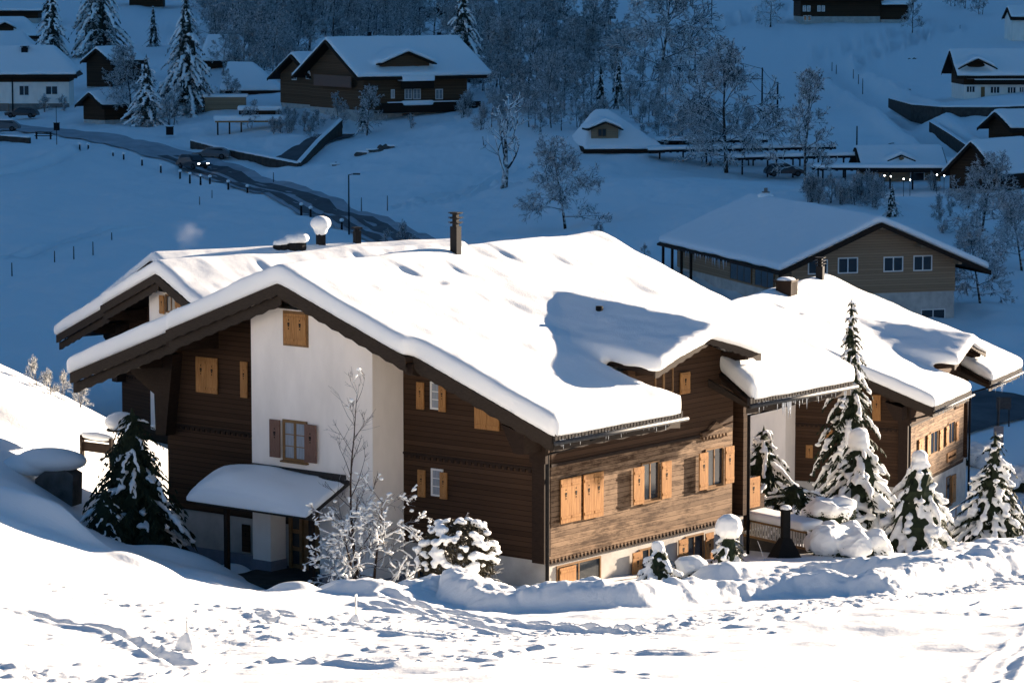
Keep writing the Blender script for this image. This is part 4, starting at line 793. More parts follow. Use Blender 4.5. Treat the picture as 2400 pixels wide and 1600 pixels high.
# ------------------------------------------------------------------ conifers
def conifer(seed, H, R, whorls=16, per=7, droop=.45, up=.15, snow=.7, fat=.16, sprig=.30, dens=9, voxel=.055, core=.30, power=.85, cap=0, z0=.04, blobsub=1, lumps=1.0, wide=.3, sway=0.0):
    """returns (trunk, needle crown, snow) meshes"""
    rg = np.random.default_rng(seed); T = MB(); N = MB(); S = MB()
    T.tube([(0, 0, -.4), (0, 0, H * .5), (0, 0, H * .98)], [H * .018 + .02, H * .012, .01], 7)
    k = 9; ring = []                         # dark core so the crown is not see-through
    for j in range(7):
        t = j / 6; ring.append([(R * core * (1 - t) ** power * rg.uniform(.6, 1.3) * math.cos(a) , R * core * (1 - t) ** power * rg.uniform(.6, 1.3) * math.sin(a), H * (z0 + .02 + .92 * t)) for a in np.arange(k) * 2 * math.pi / k])
    N.add([p for r in ring for p in r], [(j * k + i, j * k + (i + 1) % k, (j + 1) * k + (i + 1) % k, (j + 1) * k + i) for j in range(6) for i in range(k)])
    for w in range(whorls):
        t = (w + rg.uniform(0, .5)) / whorls; z = H * (z0 + (.97 - z0) * t); Lw = R * (1 - t) ** power + .02 * R; n = max(3, int(per * (1 - .45 * t)))
        for b in range(n):
            az = b * 2 * math.pi / n + w * 1.1 + rg.uniform(-.3, .3); L = Lw * rg.uniform(.6, 1.25); rad = np.array([math.cos(az), math.sin(az), 0]); tan = np.array([-rad[1], rad[0], 0]); dr = droop * rg.uniform(.7, 1.3)
            f = lambda s: rad * (L * s) + tan * (math.sin(s * 2 + w) * sway * L) + np.array([0, 0, z + L * (up * s - dr * s * s)])
            T.tube([f(0), f(.5), f(1)], [.012 * L + .006, .008 * L + .004, .004], 3, cap=False) if L > .35 else None
            m = max(3, int(dens * L / max(R, 1e-3) + 2))
            for i in range(m):
                s = (i + rg.uniform(.1, 1)) / m; p = f(s); q = f(min(s + .1, 1.1)) - p; q /= np.linalg.norm(q) + 1e-9
                for sd_ in (-1, 1, 0):
                    l = sprig * R * (1 - .45 * s) * rg.uniform(.6, 1.25) * (.35 + .65 * (1 - t)); l = min(l, L * 1.1 + .05); d = q * .75 + tan * sd_ * rg.uniform(.5, .95) + np.array([0, 0, -rg.uniform(.15, .6)]); d /= np.linalg.norm(d)
                    sdv = np.cross(d, (0, 0, 1)); sdv /= np.linalg.norm(sdv) + 1e-9; wd = l * wide * .5; mid = p + d * l * .45
                    N.add([p, mid + sdv * wd + (0, 0, -.1 * l), p + d * l, mid - sdv * wd + (0, 0, -.1 * l), mid + (0, 0, .12 * l)], [(0, 1, 4), (1, 2, 4), (2, 3, 4), (3, 0, 4)])
                    if rg.random() < .5: N.add([p, mid + (0, 0, -wd * 1.3), p + d * l, mid + (0, 0, wd * .3)], [(0, 1, 2, 3)])
            if rg.random() < snow:
                s0 = rg.uniform(.15, .45); nb = max(2, int((1 - s0) * L / (fat * R * .55 + 1e-6)))
                ps = [];  rs = []
                for i in range(nb + 1):
                    s = s0 + (1.0 - s0) * i / nb; r = fat * R * rg.uniform(.45, 1.0) * (.5 + .5 * (1 - t)) * (1.05 - .45 * abs(s - .6)); ps.append(f(s) + tan * rg.normal() * r * .25 + np.array([0, 0, r * .45])); rs.append(r * .80)
                    if (i and rg.random() < .10) or i == nb:
                        if len(ps) > 1: rs[0] *= .5; rs[-1] *= .5; S.tube(ps, rs, 6)
                        ps = []; rs = []
                for i in range(nb + 1):
                    if rg.random() < .62: continue
                    s = s0 + (1.02 - s0) * i / nb
                    if rg.random() < .12: continue
                    r = fat * R * rg.uniform(.6, 1.2) * (.5 + .5 * (1 - t)) * (1.05 - .35 * abs(s - .6)); c = f(s) + tan * rg.normal() * r * .5 + np.array([0, 0, r * .35])
                    S.ball(c, (r * 1.15, r * 1.15, r * .72 * lumps), blobsub)
    if cap: S.ball((0, 0, H * .97), (cap, cap, cap * .85), 2); S.ball((0, 0, H * .9), (cap * 1.1, cap * 1.1, cap * .8), 2)
    sm = S.mesh('snow')
    if voxel: sm = remesh(sm, voxel, 5, .45); a = get_co(sm); a += (np.stack([fbm(a[:, 0] * 5 + i * 7, a[:, 1] * 5 + a[:, 2] * 6, 3, seed + i) for i in range(3)], -1) * .07); set_co(sm, a)
    return T.mesh('trunk'), N.mesh('needles'), sm
def conifer_tree(name, label, loc, meshes, needle='needle', rz=0, scale=1, group=None, cat='conifer'):
    t = thing(name, label, cat, loc, rz, group); t.scale = (scale,) * 3 if not isinstance(scale, tuple) else scale
    link('trunk', meshes[0], M['bark_plain'], t, True); link('crown', meshes[1], M[needle], t); link('bough_snow', meshes[2], M['snow_tree'], t, True); return t
def near(px, py_base, py_top, Y=None, y0=60, y1=200):
    """world base point and height for something between two photo rows"""
    b = gp(px, py_base, y0, y1) if Y is None else at(px, py_base, Y); return b, (py_base - py_top) * b[1] / F

# --- conifers round the chalets
b, h = near(314, 1312, 938, 106.5); conifer_tree('spruce', 'dark spruce with little snow against the left corner of the nearest chalet', b, conifer(11, h, 2.3, 22, 11, .75, .2, .42, .075, .32, 15, .05, .45, .55, sway=.1))
b, h = near(250, 1300, 1135, 105); conifer_tree('spruce', 'low ragged evergreen at the left foot of the dark spruce', b, conifer(20, h, 1.25, 11, 9, .7, .2, .4, .08, .36, 13, .05, .45, .5))
b, h = near(1990, 1262, 664, 121); conifer_tree('spruce', 'tallest slender spruce with snow on every drooping bough, before the lower right chalet', b, conifer(12, h, 2.15, 30, 9, .95, .15, .72, .085, .30, 15, .05, .30, .92))
b, h = near(2152, 1318, 1036, 112); conifer_tree('snowy_fir', 'plump snow-laden fir with a tall white cap and dark lower skirt', b, conifer(13, h * .93, 1.85, 14, 10, .75, .1, .80, .155, .32, 13, .05, .58, .55, cap=.32))
b, h = near(2328, 1300, 994, 115); conifer_tree('spruce', 'snow-dusted spruce nearest to the right edge of the garden', b, conifer(14, h, 1.95, 18, 9, .75, .15, .75, .11, .30, 14, .05, .36, .8))
b, h = near(2010, 1235, 1010, 116); conifer_tree('snowy_fir', 'broad young fir with a flat snow cap at the foot of the tallest spruce', b, conifer(15, h, 2.2, 13, 10, .6, .15, .8, .12, .30, 13, .05, .42, .62, cap=.40))
b, h = near(1788, 1240, 985, 117); conifer_tree('spruce', 'drooping snowy spruce tucked behind the far corner of the nearest chalet', b, conifer(16, h, 2.2, 13, 9, .9, .25, .8, .10, .33, 12, .05, .28, .7))
b, h = near(1860, 1240, 1128, 114); conifer_tree('spreading_yew', 'low spreading evergreen under snow between the drooping spruce and the broad fir', b, conifer(17, h, 2.4, 8, 11, .35, .2, .7, .07, .26, 14, .05, .35, .6))
b, h = near(1707, 1356, 1192, 98); conifer_tree('snowy_fir', 'chest-high fir wearing one huge snowball cap before the sunlit wall', b, conifer(18, h * .82, .85, 10, 8, .6, .1, .7, .18, .40, 10, .04, .5, .6, cap=.42))
b, h = near(1542, 1365, 1262, 95); conifer_tree('snowy_fir', 'smallest dark fir with thin snow hood before the sunlit wall', b, conifer(19, h * .9, .78, 9, 9, .55, .1, .6, .2, .36, 8, .04, .55, .5, cap=.2))

# --- thin young tree, laden shrubs by the entrance
b, h = near(838, 1400, 893, 97); bare_tree('young_birch', 'thin leafless young tree rising before the white stair tower', 'young tree', b, bare(21, h, 15, (4, 3), .24, (38, 62), .2, .5, .0085, .0075, .98, ratio=(.5, .5), wob=.10, snowy=.03, top_short=.5), ('twig_near', 'twig_near'))
b, h = near(865, 1405, 1140, 96.5); bare_tree('snowy_shrub', 'wide bare shrub with snow along drooping branches at the foot of the thin young tree', 'shrub', b, bare(22, h * 1.05, 30, (8, 5), .62, (5, 45), .12, -.35, .016, .009, .9, stems=3, ratio=(.5, .45), wob=.2, snowy=.40, lean=.1), ('twig_near', 'twig_near'))
def leafy(seed, H, R, n, blobs, fat=.16, leaf='leaf', vox=.045):
    rg = np.random.default_rng(seed); T, K, _ = bare(seed, H, 16, (5, 3), .45, (30, 70), .1, .1, .018, .01, .9, stems=4, ratio=(.5, .5)); N = MB(); S = MB()
    for i in range(n):
        v = rg.normal(size=3); v /= np.linalg.norm(v); r = rg.uniform(.55, 1) ** .5; p = np.array([v[0] * R * r, v[1] * R * r, H * (.52 + .46 * v[2] * r)]); d = rg.normal(size=3); d[2] = -abs(d[2]) * .6; d /= np.linalg.norm(d); l = rg.uniform(.06, .15); s = _perp(rg, d) * l * .3
        N.add([p, p + d * l * .5 + s, p + d * l, p + d * l * .5 - s], [(0, 1, 2, 3)])
    for i in range(blobs):
        v = rg.normal(size=3); v[2] = abs(v[2]) * .9 - .25; v /= np.linalg.norm(v); q = np.array([v[0] * R, v[1] * R, H * (.52 + .46 * v[2])]); r = fat * rg.uniform(.45, 1.3); S.ball(q, (r * 1.25, r * 1.25, r * .8), 1)
        if rg.random() < .5: S.ball(q + rg.normal(size=3) * r * .7, (r * .9, r * .9, r * .6), 1)
    return T, K, N.mesh('leaves'), remesh(S.mesh('snow'), vox, 4)
def leafy_shrub(name, label, b, ms, leaf='leaf'):
    t = thing(name, label, 'shrub', b); link('stem', ms[0], M['twig_near'], t, True); link('twigs', ms[1], M['twig_near'], t, True); link('foliage', ms[2], M[leaf], t); link('snow_load', ms[3], M['snow_tree'], t, True); return t
b, h = near(1072, 1402, 1205, 92); leafy_shrub('snowy_shrub', 'leafy shrub piled with snow lumps before the brown gable wall', b, leafy(23, h, 1.15, 6500, 130, .125, vox=.035))
def mound(name, label, px, py, Y, w, hgt, seed, leaf='needle', skirt=True):
    """bush buried under a dome of snow"""
    rg = np.random.default_rng(seed); b = at(px, py, Y); t = thing(name, label, 'shrub', b); N = MB(); S = MB()
    for i in range(500 if skirt else 200):
        a = rg.uniform(0, 6.28); r = w * .5 * rg.uniform(.7, 1.03); p = np.array([math.cos(a) * r, math.sin(a) * r * .8, hgt * rg.uniform(0, .6)]); d = np.array([math.cos(a), math.sin(a), -.4]) + rg.normal(size=3) * .4; d /= np.linalg.norm(d); l = .14; s = _perp(rg, d) * .03; N.add([p, p + d * l * .5 + s, p + d * l, p + d * l * .5 - s], [(0, 1, 2, 3)])
    N.ball((0, 0, hgt * .3), (w * .44, w * .36, hgt * .45), 2)
    S.ball((0, 0, hgt * .62), (w * .5, w * .42, hgt * .42), 3)
    for i in range(9): a = rg.uniform(0, 6.28); r = rg.uniform(.2, .46) * w; S.ball((math.cos(a) * r, math.sin(a) * r * .85, hgt * rg.uniform(.3, .8)), np.array([.22, .2, .2]) * w * rg.uniform(.6, 1.1), 2)
    link('foliage', N.mesh('f'), M[leaf], t); sm = remesh(S.mesh('s'), .06, 6); a_ = get_co(sm); a_ += np.stack([fbm(a_[:, 0] * 2.6 + i * 7, a_[:, 1] * 2.6 + a_[:, 2] * 3, 4, seed + i) for i in range(3)], -1) * .28; set_co(sm, a_); link('snow_load', sm, M['snow_tree'], t, True); return t
mound('snowy_bush', 'rounded bush under a smooth white dome behind the black garden fireplace', 1945, 1225, 109, 1.75, .85, 31); mound('snowy_bush', 'long low bush drowned in snow between the garden fireplace and the plump fir', 1985, 1305, 107, 2.6, .95, 32)
mound('snowy_bush', 'pair of snow-bent bushes between the two little firs at the sunlit wall', 1622, 1358, 96, 1.0, .75, 33)
for px_, py_, lb_, w_, sd_ in ((2285, 1092, 'snow-buried bush by the railing of the lower right chalet', 2.6, 34), (2385, 1150, 'snow hummock bush at the right edge beyond the last spruce', 2.4, 35)):
    p_ = gp(px_, py_, 125, 260); mound('snowy_bush', lb_, px_, py_, p_[1], w_, 1.4, sd_)

# --- trees of the shaded valley: a few grown shapes, copied and turned
TPL = [bare(41, 11, 15, (8, 6, 5), .38, (10, 62), .16, .15, .016, .040, ratio=(.55, .52, .55)), bare(42, 12, 17, (8, 6, 4), .30, (25, 70), .14, .2, .014, .040, ratio=(.55, .52, .55)), bare(43, 9, 12, (8, 6, 4), .46, (5, 50), .22, .05, .024, .036),
       bare(44, 10, 17, (8, 6, 4), .36, (25, 65), .06, .2, .013, .040, stems=2, ratio=(.55, .52, .55)), bare(45, 3.2, 20, (7, 5), .5, (20, 65), .05, .1, .012, .022, stems=5),
       bare(46, 10, 16, (9, 6, 5), .46, (5, 65), .2, -.3, .02, .040, ratio=(.6, .55, .55), top_short=.35), bare(47, 8.6, 8, (4, 3), .42, (42, 72), .30, .6, .05, .07, .74, ratio=(.6, .5), snowy=.5, top_short=.2)]
CON = [conifer(51, 12, 3.3, 17, 9, .8, .1, .5, .10, .30, 9, 0, .42, .8), conifer(52, 14, 4.3, 20, 10, .9, .12, .5, .085, .28, 11, 0, .42, .75), conifer(53, 9, 2.0, 15, 8, .7, .1, .5, .11, .32, 8, 0, .45, .8)]
protoB, protoC = {}, {}
def put_bare(k, px, py, top, label, group=None, name='bare_tree', cat='tree', rz=None, y=(200, 900)):
    b = gp(px, py, *y); Hn = (11, 12, 9, 10, 3.2, 10, 8.2)[k]; sc = max((py - top) * b[1] / F, 1.0) / Hn; rz = (px * .37) % 6.28 if rz is None else rz
    if k not in protoB: protoB[k] = bare_tree(name, label, cat, b, TPL[k], rz=rz, scale=sc, group=group); return protoB[k]
    o = copy_tree(protoB[k], b, rz, sc, label, group, cat); o.name = name; return o
def put_con(k, px, py, top, label, group=None, name='snowy_spruce', y=(200, 900), wide=1.0):
    b = gp(px, py, *y); sc = (py - top) * b[1] / F / (12, 14, 9)[k]; rz = (px * .53) % 6.28; S3 = (sc * wide, sc * wide, sc)
    if k not in protoC: protoC[k] = conifer_tree(name, label, b, CON[k], 'needle_far', rz, S3, group); return protoC[k]
    o = copy_tree(protoC[k], b, rz, S3, label, group, 'conifer'); o.name = name; return o
put_con(0, 122, 135, -55, 'leftmost tall spruce with snow-striped boughs at the top of the picture'); put_con(1, 232, 130, -130, 'broad spruce with long drooping white-striped boughs cut by the top edge'); put_con(1, 438, 262, -20, 'tallest snowy spruce beside the trapezoid roof left of the big chalet', wide=.95)
put_con(2, 360, 110, 8, 'small distant spruce between the two tallest spruces'); put_con(0, 345, 290, 125, 'bushy frosted spruce leaning over the road verge behind the shed', wide=1.25); put_con(1, 1085, 190, -40, 'dark snowy spruce behind the right end of the big chalet roof'); put_con(2, 1444, 145, 62, 'narrow dark spruce below the far slope house'); put_con(2, 1450, 250, 138, 'snow-clad narrow spruce above the half sunk house'); put_con(2, 1408, 250, 148, 'thin snow-clad spruce left of its twin above the half sunk house')
put_con(2, 852, 305, 205, 'young snow-tipped fir before the big dark chalet'); put_con(2, 2090, 515, 430, 'snow-lumped little fir behind the barn ridge', wide=1.6)
put_bare(6, 1180, 455, 262, 'pollarded tree with thick upright branches and snowy knobs on the knoll', name='pollard_tree'); put_bare(5, 1325, 540, 352, 'small round-crowned bare tree on the knoll slope')
put_bare(5, 1540, 235, -40, 'tall frosted tree with dark trunk at the right end of the wood'); put_bare(5, 1703, 412, 140, 'wide weeping frosted tree before the station platforms'); put_bare(1, 1885, 447, 168, 'frosted tree with forked pale trunk right of the platforms')
put_bare(2, 1806, 66, -20, 'bare fruit tree left of the hilltop farmhouse'); put_bare(1, 2138, 80, -20, 'slim bare tree right of the hilltop farmhouse'); put_bare(3, 2262, 20, -40, 'little bare tree on the hill crest at the top right'); put_bare(3, 2298, 35, -30, 'second little bare tree on the hill crest, further right'); put_bare(3, 2232, 16, -40, 'stump-like bare tree on the hill crest, leftmost of three')
put_bare(5, 2300, 560, 385, 'dense frosted tree before the steep A-shaped house'); put_bare(5, 2298, 722, 545, 'snow-laden orchard tree beside the farm building', rz=1.0); put_bare(5, 2395, 640, 480, 'frosted tree cut by the right edge beyond the farm building')
put_bare(0, 310, 285, 120, 'bare tree with dark trunk right of the small shed'); put_bare(1, 275, 270, 110, 'thin bare tree directly behind the small shed'); put_bare(3, 400, 292, 200, 'bare frosted thicket tree left of the garden shelter'); put_bare(3, 545, 250, 165, 'small frosted tree before the low hipped roof house'); put_bare(3, 585, 300, 235, 'spindly frosted bush tree at the garden shelter'); put_bare(0, 860, 318, 210, 'frosted ornamental tree under the big chalet balcony'); put_bare(3, 800, 300, 218, 'thin frosted sapling left of the balcony')
put_bare(1, 620, 175, 60, 'frosted birch left of the big chalet roof'); put_bare(3, 1400, 312, 230, 'leafless bush tree at the edge of the half sunk house')
put_bare(4, 950, 575, 520, 'frosted bush beside the road behind the nearest chalet', name='frosted_bush', cat='bush'); put_bare(4, 905, 575, 538, 'small frosted bush at the road bend', name='frosted_bush', cat='bush'); put_bare(4, 1405, 560, 520, 'faint frosted bush below the round-crowned tree', name='frosted_bush', cat='bush'); put_bare(4, 1512, 600, 578, 'twiggy bush at the left end of the farm building', name='frosted_bush', cat='bush')
put_bare(4, 105, 262, 222, 'snow-covered bush below the white house windows', name='frosted_bush', cat='bush'); put_bare(4, 150, 262, 225, 'snow-covered bush right of the white house windows', name='frosted_bush', cat='bush'); put_bare(4, 965, 300, 268, 'low snowy bush before the big chalet cellar door', name='frosted_bush', cat='bush'); put_bare(4, 730, 330, 288, 'snowy bush at the top of the driveway ramp', name='frosted_bush', cat='bush')
r = random.Random(8); GW = 'frosted trees of the wood behind the big chalet'; GR = 'frosted trees of the wood right of the big chalet'; GB = 'frosted scrub by the railway'
for row, (pb, hh) in enumerate(((30, 150), (75, 160), (115, 165), (155, 150), (182, 125))):
    for px in range(488 + row * 7, 1015, 25):
        x = px + r.uniform(-14, 14); 
        if row >= 3 and x > 690: continue
        if row == 2 and x > 760 and r.random() < .4: pass
        put_bare(r.choice((0, 1, 1, 3, 0)), x, pb + r.uniform(-12, 10), pb - hh * r.uniform(.8, 1.1), 'frosted leafless tree in the dense wood behind the big dark chalet', GW, 'wood_tree')
for row, (pb, hh) in enumerate(((40, 140), (95, 150), (150, 150), (205, 140), (255, 120), (300, 95))):
    for px in range(1060 + (row % 2) * 16, (1330, 1330, 1440, 1440, 1400, 1360)[row], 27):
        x = px + r.uniform(-12, 12)
        if (1290 < x < 1460 and pb < 110) or (x < 1135 and pb > 190): continue
        put_bare(r.choice((0, 0, 1, 3)), x, pb + r.uniform(-12, 10), pb - hh * r.uniform(.8, 1.1), 'frosted leafless tree in the wood to the right of the big dark chalet', GR, 'wood_tree')
for px, py, tp in ((1505, 190, 60), (1590, 215, 70), (1480, 270, 180), (1520, 290, 215), (1560, 300, 225), (1600, 320, 245), (1640, 310, 250), (1680, 330, 260), (1560, 250, 140), (1500, 240, 150), (1655, 360, 270), (1755, 390, 260), (1790, 350, 280)):
    put_bare(r.choice((0, 3, 1)), px, py, tp, 'frosted tree of the scrub belt beside the railway line', GB, 'wood_tree')
for i in range(36):
    px = r.uniform(500, 1010) if i < 18 else r.uniform(1080, 1420); py = r.uniform(40, 150) if i < 18 else r.uniform(170, 320); put_bare(4, px, py, py - r.uniform(40, 60), 'frosted undergrowth bush between the trunks of the wood', 'frosted undergrowth of the wood', 'frosted_bush', 'bush')
for i in range(34):
    px = r.uniform(1500, 1760); py = r.uniform(270, 345); put_bare(4, px, py, py - r.uniform(28, 50), 'low frosted bush of the scrub belt beside the railway line', GB, 'frosted_bush', 'bush')
for i in range(26):
    px = r.uniform(1900, 2075); py = r.uniform(462, 492); put_bare(4, px, py, py - r.uniform(40, 68), 'frosted hedge bush between the barn roof and the station', 'frosted hedge above the barn roof', 'frosted_bush', 'bush')
for i in range(14):
    px = r.uniform(2180, 2400); py = r.uniform(455, 560); put_bare(4, px, py, py - r.uniform(30, 60), 'frosted bush on the bank below the steep A-shaped house', 'frosted bushes below the steep house', 'frosted_bush', 'bush')
for i in range(16):
    px = r.uniform(640, 760); py = r.uniform(285, 335); put_bare(4, px, py, py - r.uniform(18, 40), 'frosted bush on the garden bank of the big dark chalet', 'frosted bushes on the garden bank', 'frosted_bush', 'bush')
for px, py, tp in ((85, 905, 838), (118, 925, 868), (145, 930, 880), (190, 955, 905)): put_bare(4, px, py, tp, 'frosted twiggy bush on the crest of the left bank', 'frosted bushes on the left bank', 'frosted_bush', 'bush', y=(100, 170))
# ------------------------------------------------------------------ road through the valley
RC = px_path([(-60, 292), (60, 303), (180, 318), (300, 342), (400, 366), (500, 398), (600, 432), (700, 466), (800, 502), (900, 545), (1000, 600)], 200, 600)
def ribbon(name, pts, l, r_, lift, mat, sub=6, wob=0, seed=0):
    P_ = np.array(pts); t = np.arange(len(P_)); tt_ = np.linspace(0, len(P_) - 1, (len(P_) - 1) * sub + 1); C_ = np.stack([np.interp(tt_, t, P_[:, i]) for i in range(2)], -1)
    k = np.ones(5) / 5; pad = np.vstack([np.repeat(C_[:1], 2, 0), C_, np.repeat(C_[-1:], 2, 0)]); C_ = np.stack([np.convolve(pad[:, i], k, 'valid') for i in range(2)], -1)
    d = np.gradient(C_, axis=0); d /= np.linalg.norm(d, axis=1)[:, None]; n = np.stack([-d[:, 1], d[:, 0]], -1); w = np.linspace(l, r_, 7)
    X = C_[:, None, :] + n[:, None, :] * (w[None, :, None] + (fbm(tt_ * 1.7, tt_ * 0, 3, seed) * wob)[:, None, None]); Z = detail(X[..., 0], X[..., 1], base_h(X[..., 0], X[..., 1])) + lift
    return tag(link(name, grid_mesh(name, X[..., 0], X[..., 1], Z), mat), kind='structure')
ribbon('road', RC, -3.0, 3.4, .16, M['packed'], wob=.35)
ribbon('road_tracks', RC[4:], -2.4, -1.0, .19, M['asphalt'], wob=.3, seed=3); ribbon('road_tracks', RC[4:], -.3, 1.8, .19, M['asphalt'], wob=.3, seed=5)
LR = [gp(px, py, 100, 400) for px, py in ((2150, 1010), (2230, 985), (2300, 965), (2420, 940))]; ribbon('lower_road', LR, -3.2, 3.2, .15, M['asphalt'])
# driveway ramp up to the big chalet, with its wall
RAMP = [gp(px, py, 250, 500) for px, py in ((640, 392), (690, 372), (740, 345), (800, 308))]; ribbon('driveway', RAMP, -2.2, 2.2, .2, M['asphalt'])
def wall_along(name, label, pts, h, t, mat, snow=.25, cat='wall', hs=None):
    r0 = thing(name, label, cat, pts[0]); o = np.asarray(pts[0]); mb = MB(); sn = MB(); hs = hs or [h] * len(pts)
    for a, b, ha, hb_ in zip(pts[:-1], pts[1:], hs[:-1], hs[1:]):
        a = a - o; b = b - o; d = (b - a)[:2]; d /= np.linalg.norm(d); n = np.array([-d[1], d[0], 0]) * t / 2
        mb.loft([a - n - (0, 0, 1), a + n - (0, 0, 1), a + n + (0, 0, ha), a - n + (0, 0, ha)], [b - n - (0, 0, 1), b + n - (0, 0, 1), b + n + (0, 0, hb_), b - n + (0, 0, hb_)])
        if snow: n2 = n * 1.25; sn.loft([a - n2 + (0, 0, ha - .02), a + n2 + (0, 0, ha - .02), a + n2 * .7 + (0, 0, ha + snow), a - n2 * .7 + (0, 0, ha + snow)], [b - n2 + (0, 0, hb_ - .02), b + n2 + (0, 0, hb_ - .02), b + n2 * .7 + (0, 0, hb_ + snow), b - n2 * .7 + (0, 0, hb_ + snow)])
    mb.build('masonry', mat, r0)
    if snow: link('wall_snow', remesh(sn.mesh('s'), max(.08, snow * .4), 5), M['snow_roof'], r0, True)
    return r0
G = lambda px, py, a=200, b=700: gp(px, py, a, b)
wall_along('retaining_wall', 'dark retaining wall curving below the garden beside the two passing cars', [G(450, 340), G(505, 362), G(560, 378), G(620, 392), G(700, 396)], 1.0, .5, M['wall_rough'], hs=[.5, .9, 1.1, 1.2, .6])
wall_along('retaining_wall', 'tall dark wall of the driveway ramp under the big dark chalet', [G(700, 396), G(745, 360), G(798, 318)], 1.6, .5, M['wall_rough'], hs=[.7, 1.5, 1.9])
wall_along('retaining_wall', 'long dark retaining wall below the chalet on the right hillside', [G(2086, 236), G(2140, 268), G(2210, 284), G(2320, 280), G(2430, 272)], 1.3, .5, M['wall_rough'], hs=[.3, 1.2, 1.7, 1.4, 1.2])
wall_along('stone_wall', 'low dark field wall running down the right hill to the steep house', [G(2182, 297), G(2225, 325), G(2272, 358)], .6, .5, M['wall_rough'], snow=.15)
wall_along('stone_wall', 'dark low wall at the left edge below the parked grey car', [G(-30, 330), G(30, 334), G(70, 338)], .7, .5, M['wall_rough'], snow=.2)
for px, py, w_, lab in ((785, 393, 1.0, 'small dark rock lowest on the snowy knoll slope'), (848, 366, 1.5, 'cluster of dark rocks mid slope under the big chalet'), (872, 360, 1.3, 'dark rock at the right end of the mid slope cluster'), (913, 350, 1.6, 'highest dark rock in the snowy knoll slope'), (2078, 202, 1.6, 'dark boulder poking through snow on the right hill'), (2126, 216, .9, 'small boulder right of the dark boulder on the right hill'), (2140, 143, 1.0, 'lone stone high on the right hill')):
    b = G(px, py, 200, 600); mb = MB(); rr = np.random.default_rng(int(px)); V = []
    for i in range(3): mb.ball((rr.normal() * w_ * .3, rr.normal() * .2, .1), (w_ * rr.uniform(.25, .5), .4, rr.uniform(.25, .5)), 2, .12, rr)
    o = link('rock', mb.mesh('rock'), M['stone']); o.location = b; tag(o, lab, 'rock')
    s2 = MB(); s2.ball((0, .15, .42), (w_ * .62, .5, .16), 2); link('snow_cap', s2.mesh('c'), M['snow_roof'], o, True)

# ------------------------------------------------------------------ cars
M['car_dark'] = plain('dark car paint', (.02, .022, .026), (.016, .018, .021), 3, .3, spec=.5); M['car_grey'] = plain('grey car paint', (.09, .095, .10), (.08, .084, .09), 3, .35, spec=.5); M['lamp_on'] = glow('headlight', (1, .97, .9), 4); M['rubber'] = plain('tyre rubber', (.015, .015, .015), None, 9, .9)
def car(label, b, head, paint, suv=False, lit=False, snow=0):
    """x forward; heading = angle of its nose in plan"""
    t = thing('car', label, 'car', b + np.array([0, 0, .22]), head); L, W_ = 4.5, 1.8; h0 = .95 if suv else .85; h1 = 1.68 if suv else 1.42
    prof = [(-2.25, .35), (2.2, .32), (2.27, .55), (2.15, h0 - .12), (1.15, h0), (.55, h1 - .12), (.2, h1), (-1.35, h1 - .02), (-1.75, h1 - .2), (-2.15, h0 + .02), (-2.27, .6)]
    mb = MB(); n = len(prof); rings = []
    for y, s in ((-W_ / 2, .94), (-W_ / 2 + .12, 1.0), (W_ / 2 - .12, 1.0), (W_ / 2, .94)):
        rings.append([(x * (.985 if abs(y) > .85 else 1), y * (1 if z < h0 + .01 else .82), .32 + (z - .32) * (s if z > h0 else 1)) for x, z in prof])
    mb.add([p for r in rings for p in r], [(k * n + i, k * n + (i + 1) % n, (k + 1) * n + (i + 1) % n, (k + 1) * n + i) for k in range(3) for i in range(n)] + [list(range(n))[::-1], list(range(3 * n, 4 * n))])
    mb.build('body', paint, t)
    mb = MB(); k = .82 * W_ / 2
    for s in (-1, 1): mb.ex([(.95, h0 + .04), (.45, h1 - .16), (-1.3, h1 - .14), (-1.75, h0 + .08)], 1, s * (k + .045), s * (k + .02))
    mb.loft([(1.14, -k * .9, h0 + .04), (1.14, k * .9, h0 + .04), (.57, k * .85, h1 - .13), (.57, -k * .85, h1 - .13)], [(1.17, -k * .9, h0 + .05), (1.17, k * .9, h0 + .05), (.60, k * .85, h1 - .11), (.60, -k * .85, h1 - .11)])
    mb.build('window', M['glass'], t)
    for x in (-1.35, 1.4):
        for s in (-1, 1):
            w = MB(); w.tube([(x, s * .74, .34), (x, s * .92, .34)], .34, 14); wh = w.build('wheel', M['rubber'], t, True); w = MB(); w.tube([(x, s * .90, .34), (x, s * .935, .34)], .2, 10); w.build('rim', M['metal_grey'], wh)
    for s in (-1, 1): w = MB(); w.box(2.16, 2.28, s * .64 - .13, s * .64 + .13, .64, .73); w.build('headlight', M['lamp_on'] if lit else M['glass'], t)
    w = MB(); w.box(2.2, 2.285, -.5, .5, .42, .58); w.build('grille', M['black'], t)
    if snow: w = MB(); w.ball((-.5, 0, h1 + .03), (1.1, .7, .16), 2); w.ball((1.6, 0, h0 + .03), (.6, .75, .1), 2); link('car_snow', remesh(w.mesh('s'), .07, 3), M['snow_roof'], t, True)
    return t
rd = np.array(RC[6]) - np.array(RC[4]); hd = math.atan2(rd[1], rd[0])
car('dark car with headlights on driving down the valley road', G(452, 400), hd + .25, M['car_dark'], True, True); car('grey estate car side-on just behind the car with lit headlights', G(496, 378), math.pi * .98, M['car_grey'], False)
car('black car parked in front of the white house at the left edge', G(52, 280), math.pi * .97, M['car_dark']); car('grey car with a little snow cut by the left edge above the low dark wall', G(6, 312), math.pi, M['car_grey'], snow=1); car('dark parked car beneath the station platforms', G(1838, 420, 250, 400), .1, M['car_dark'])

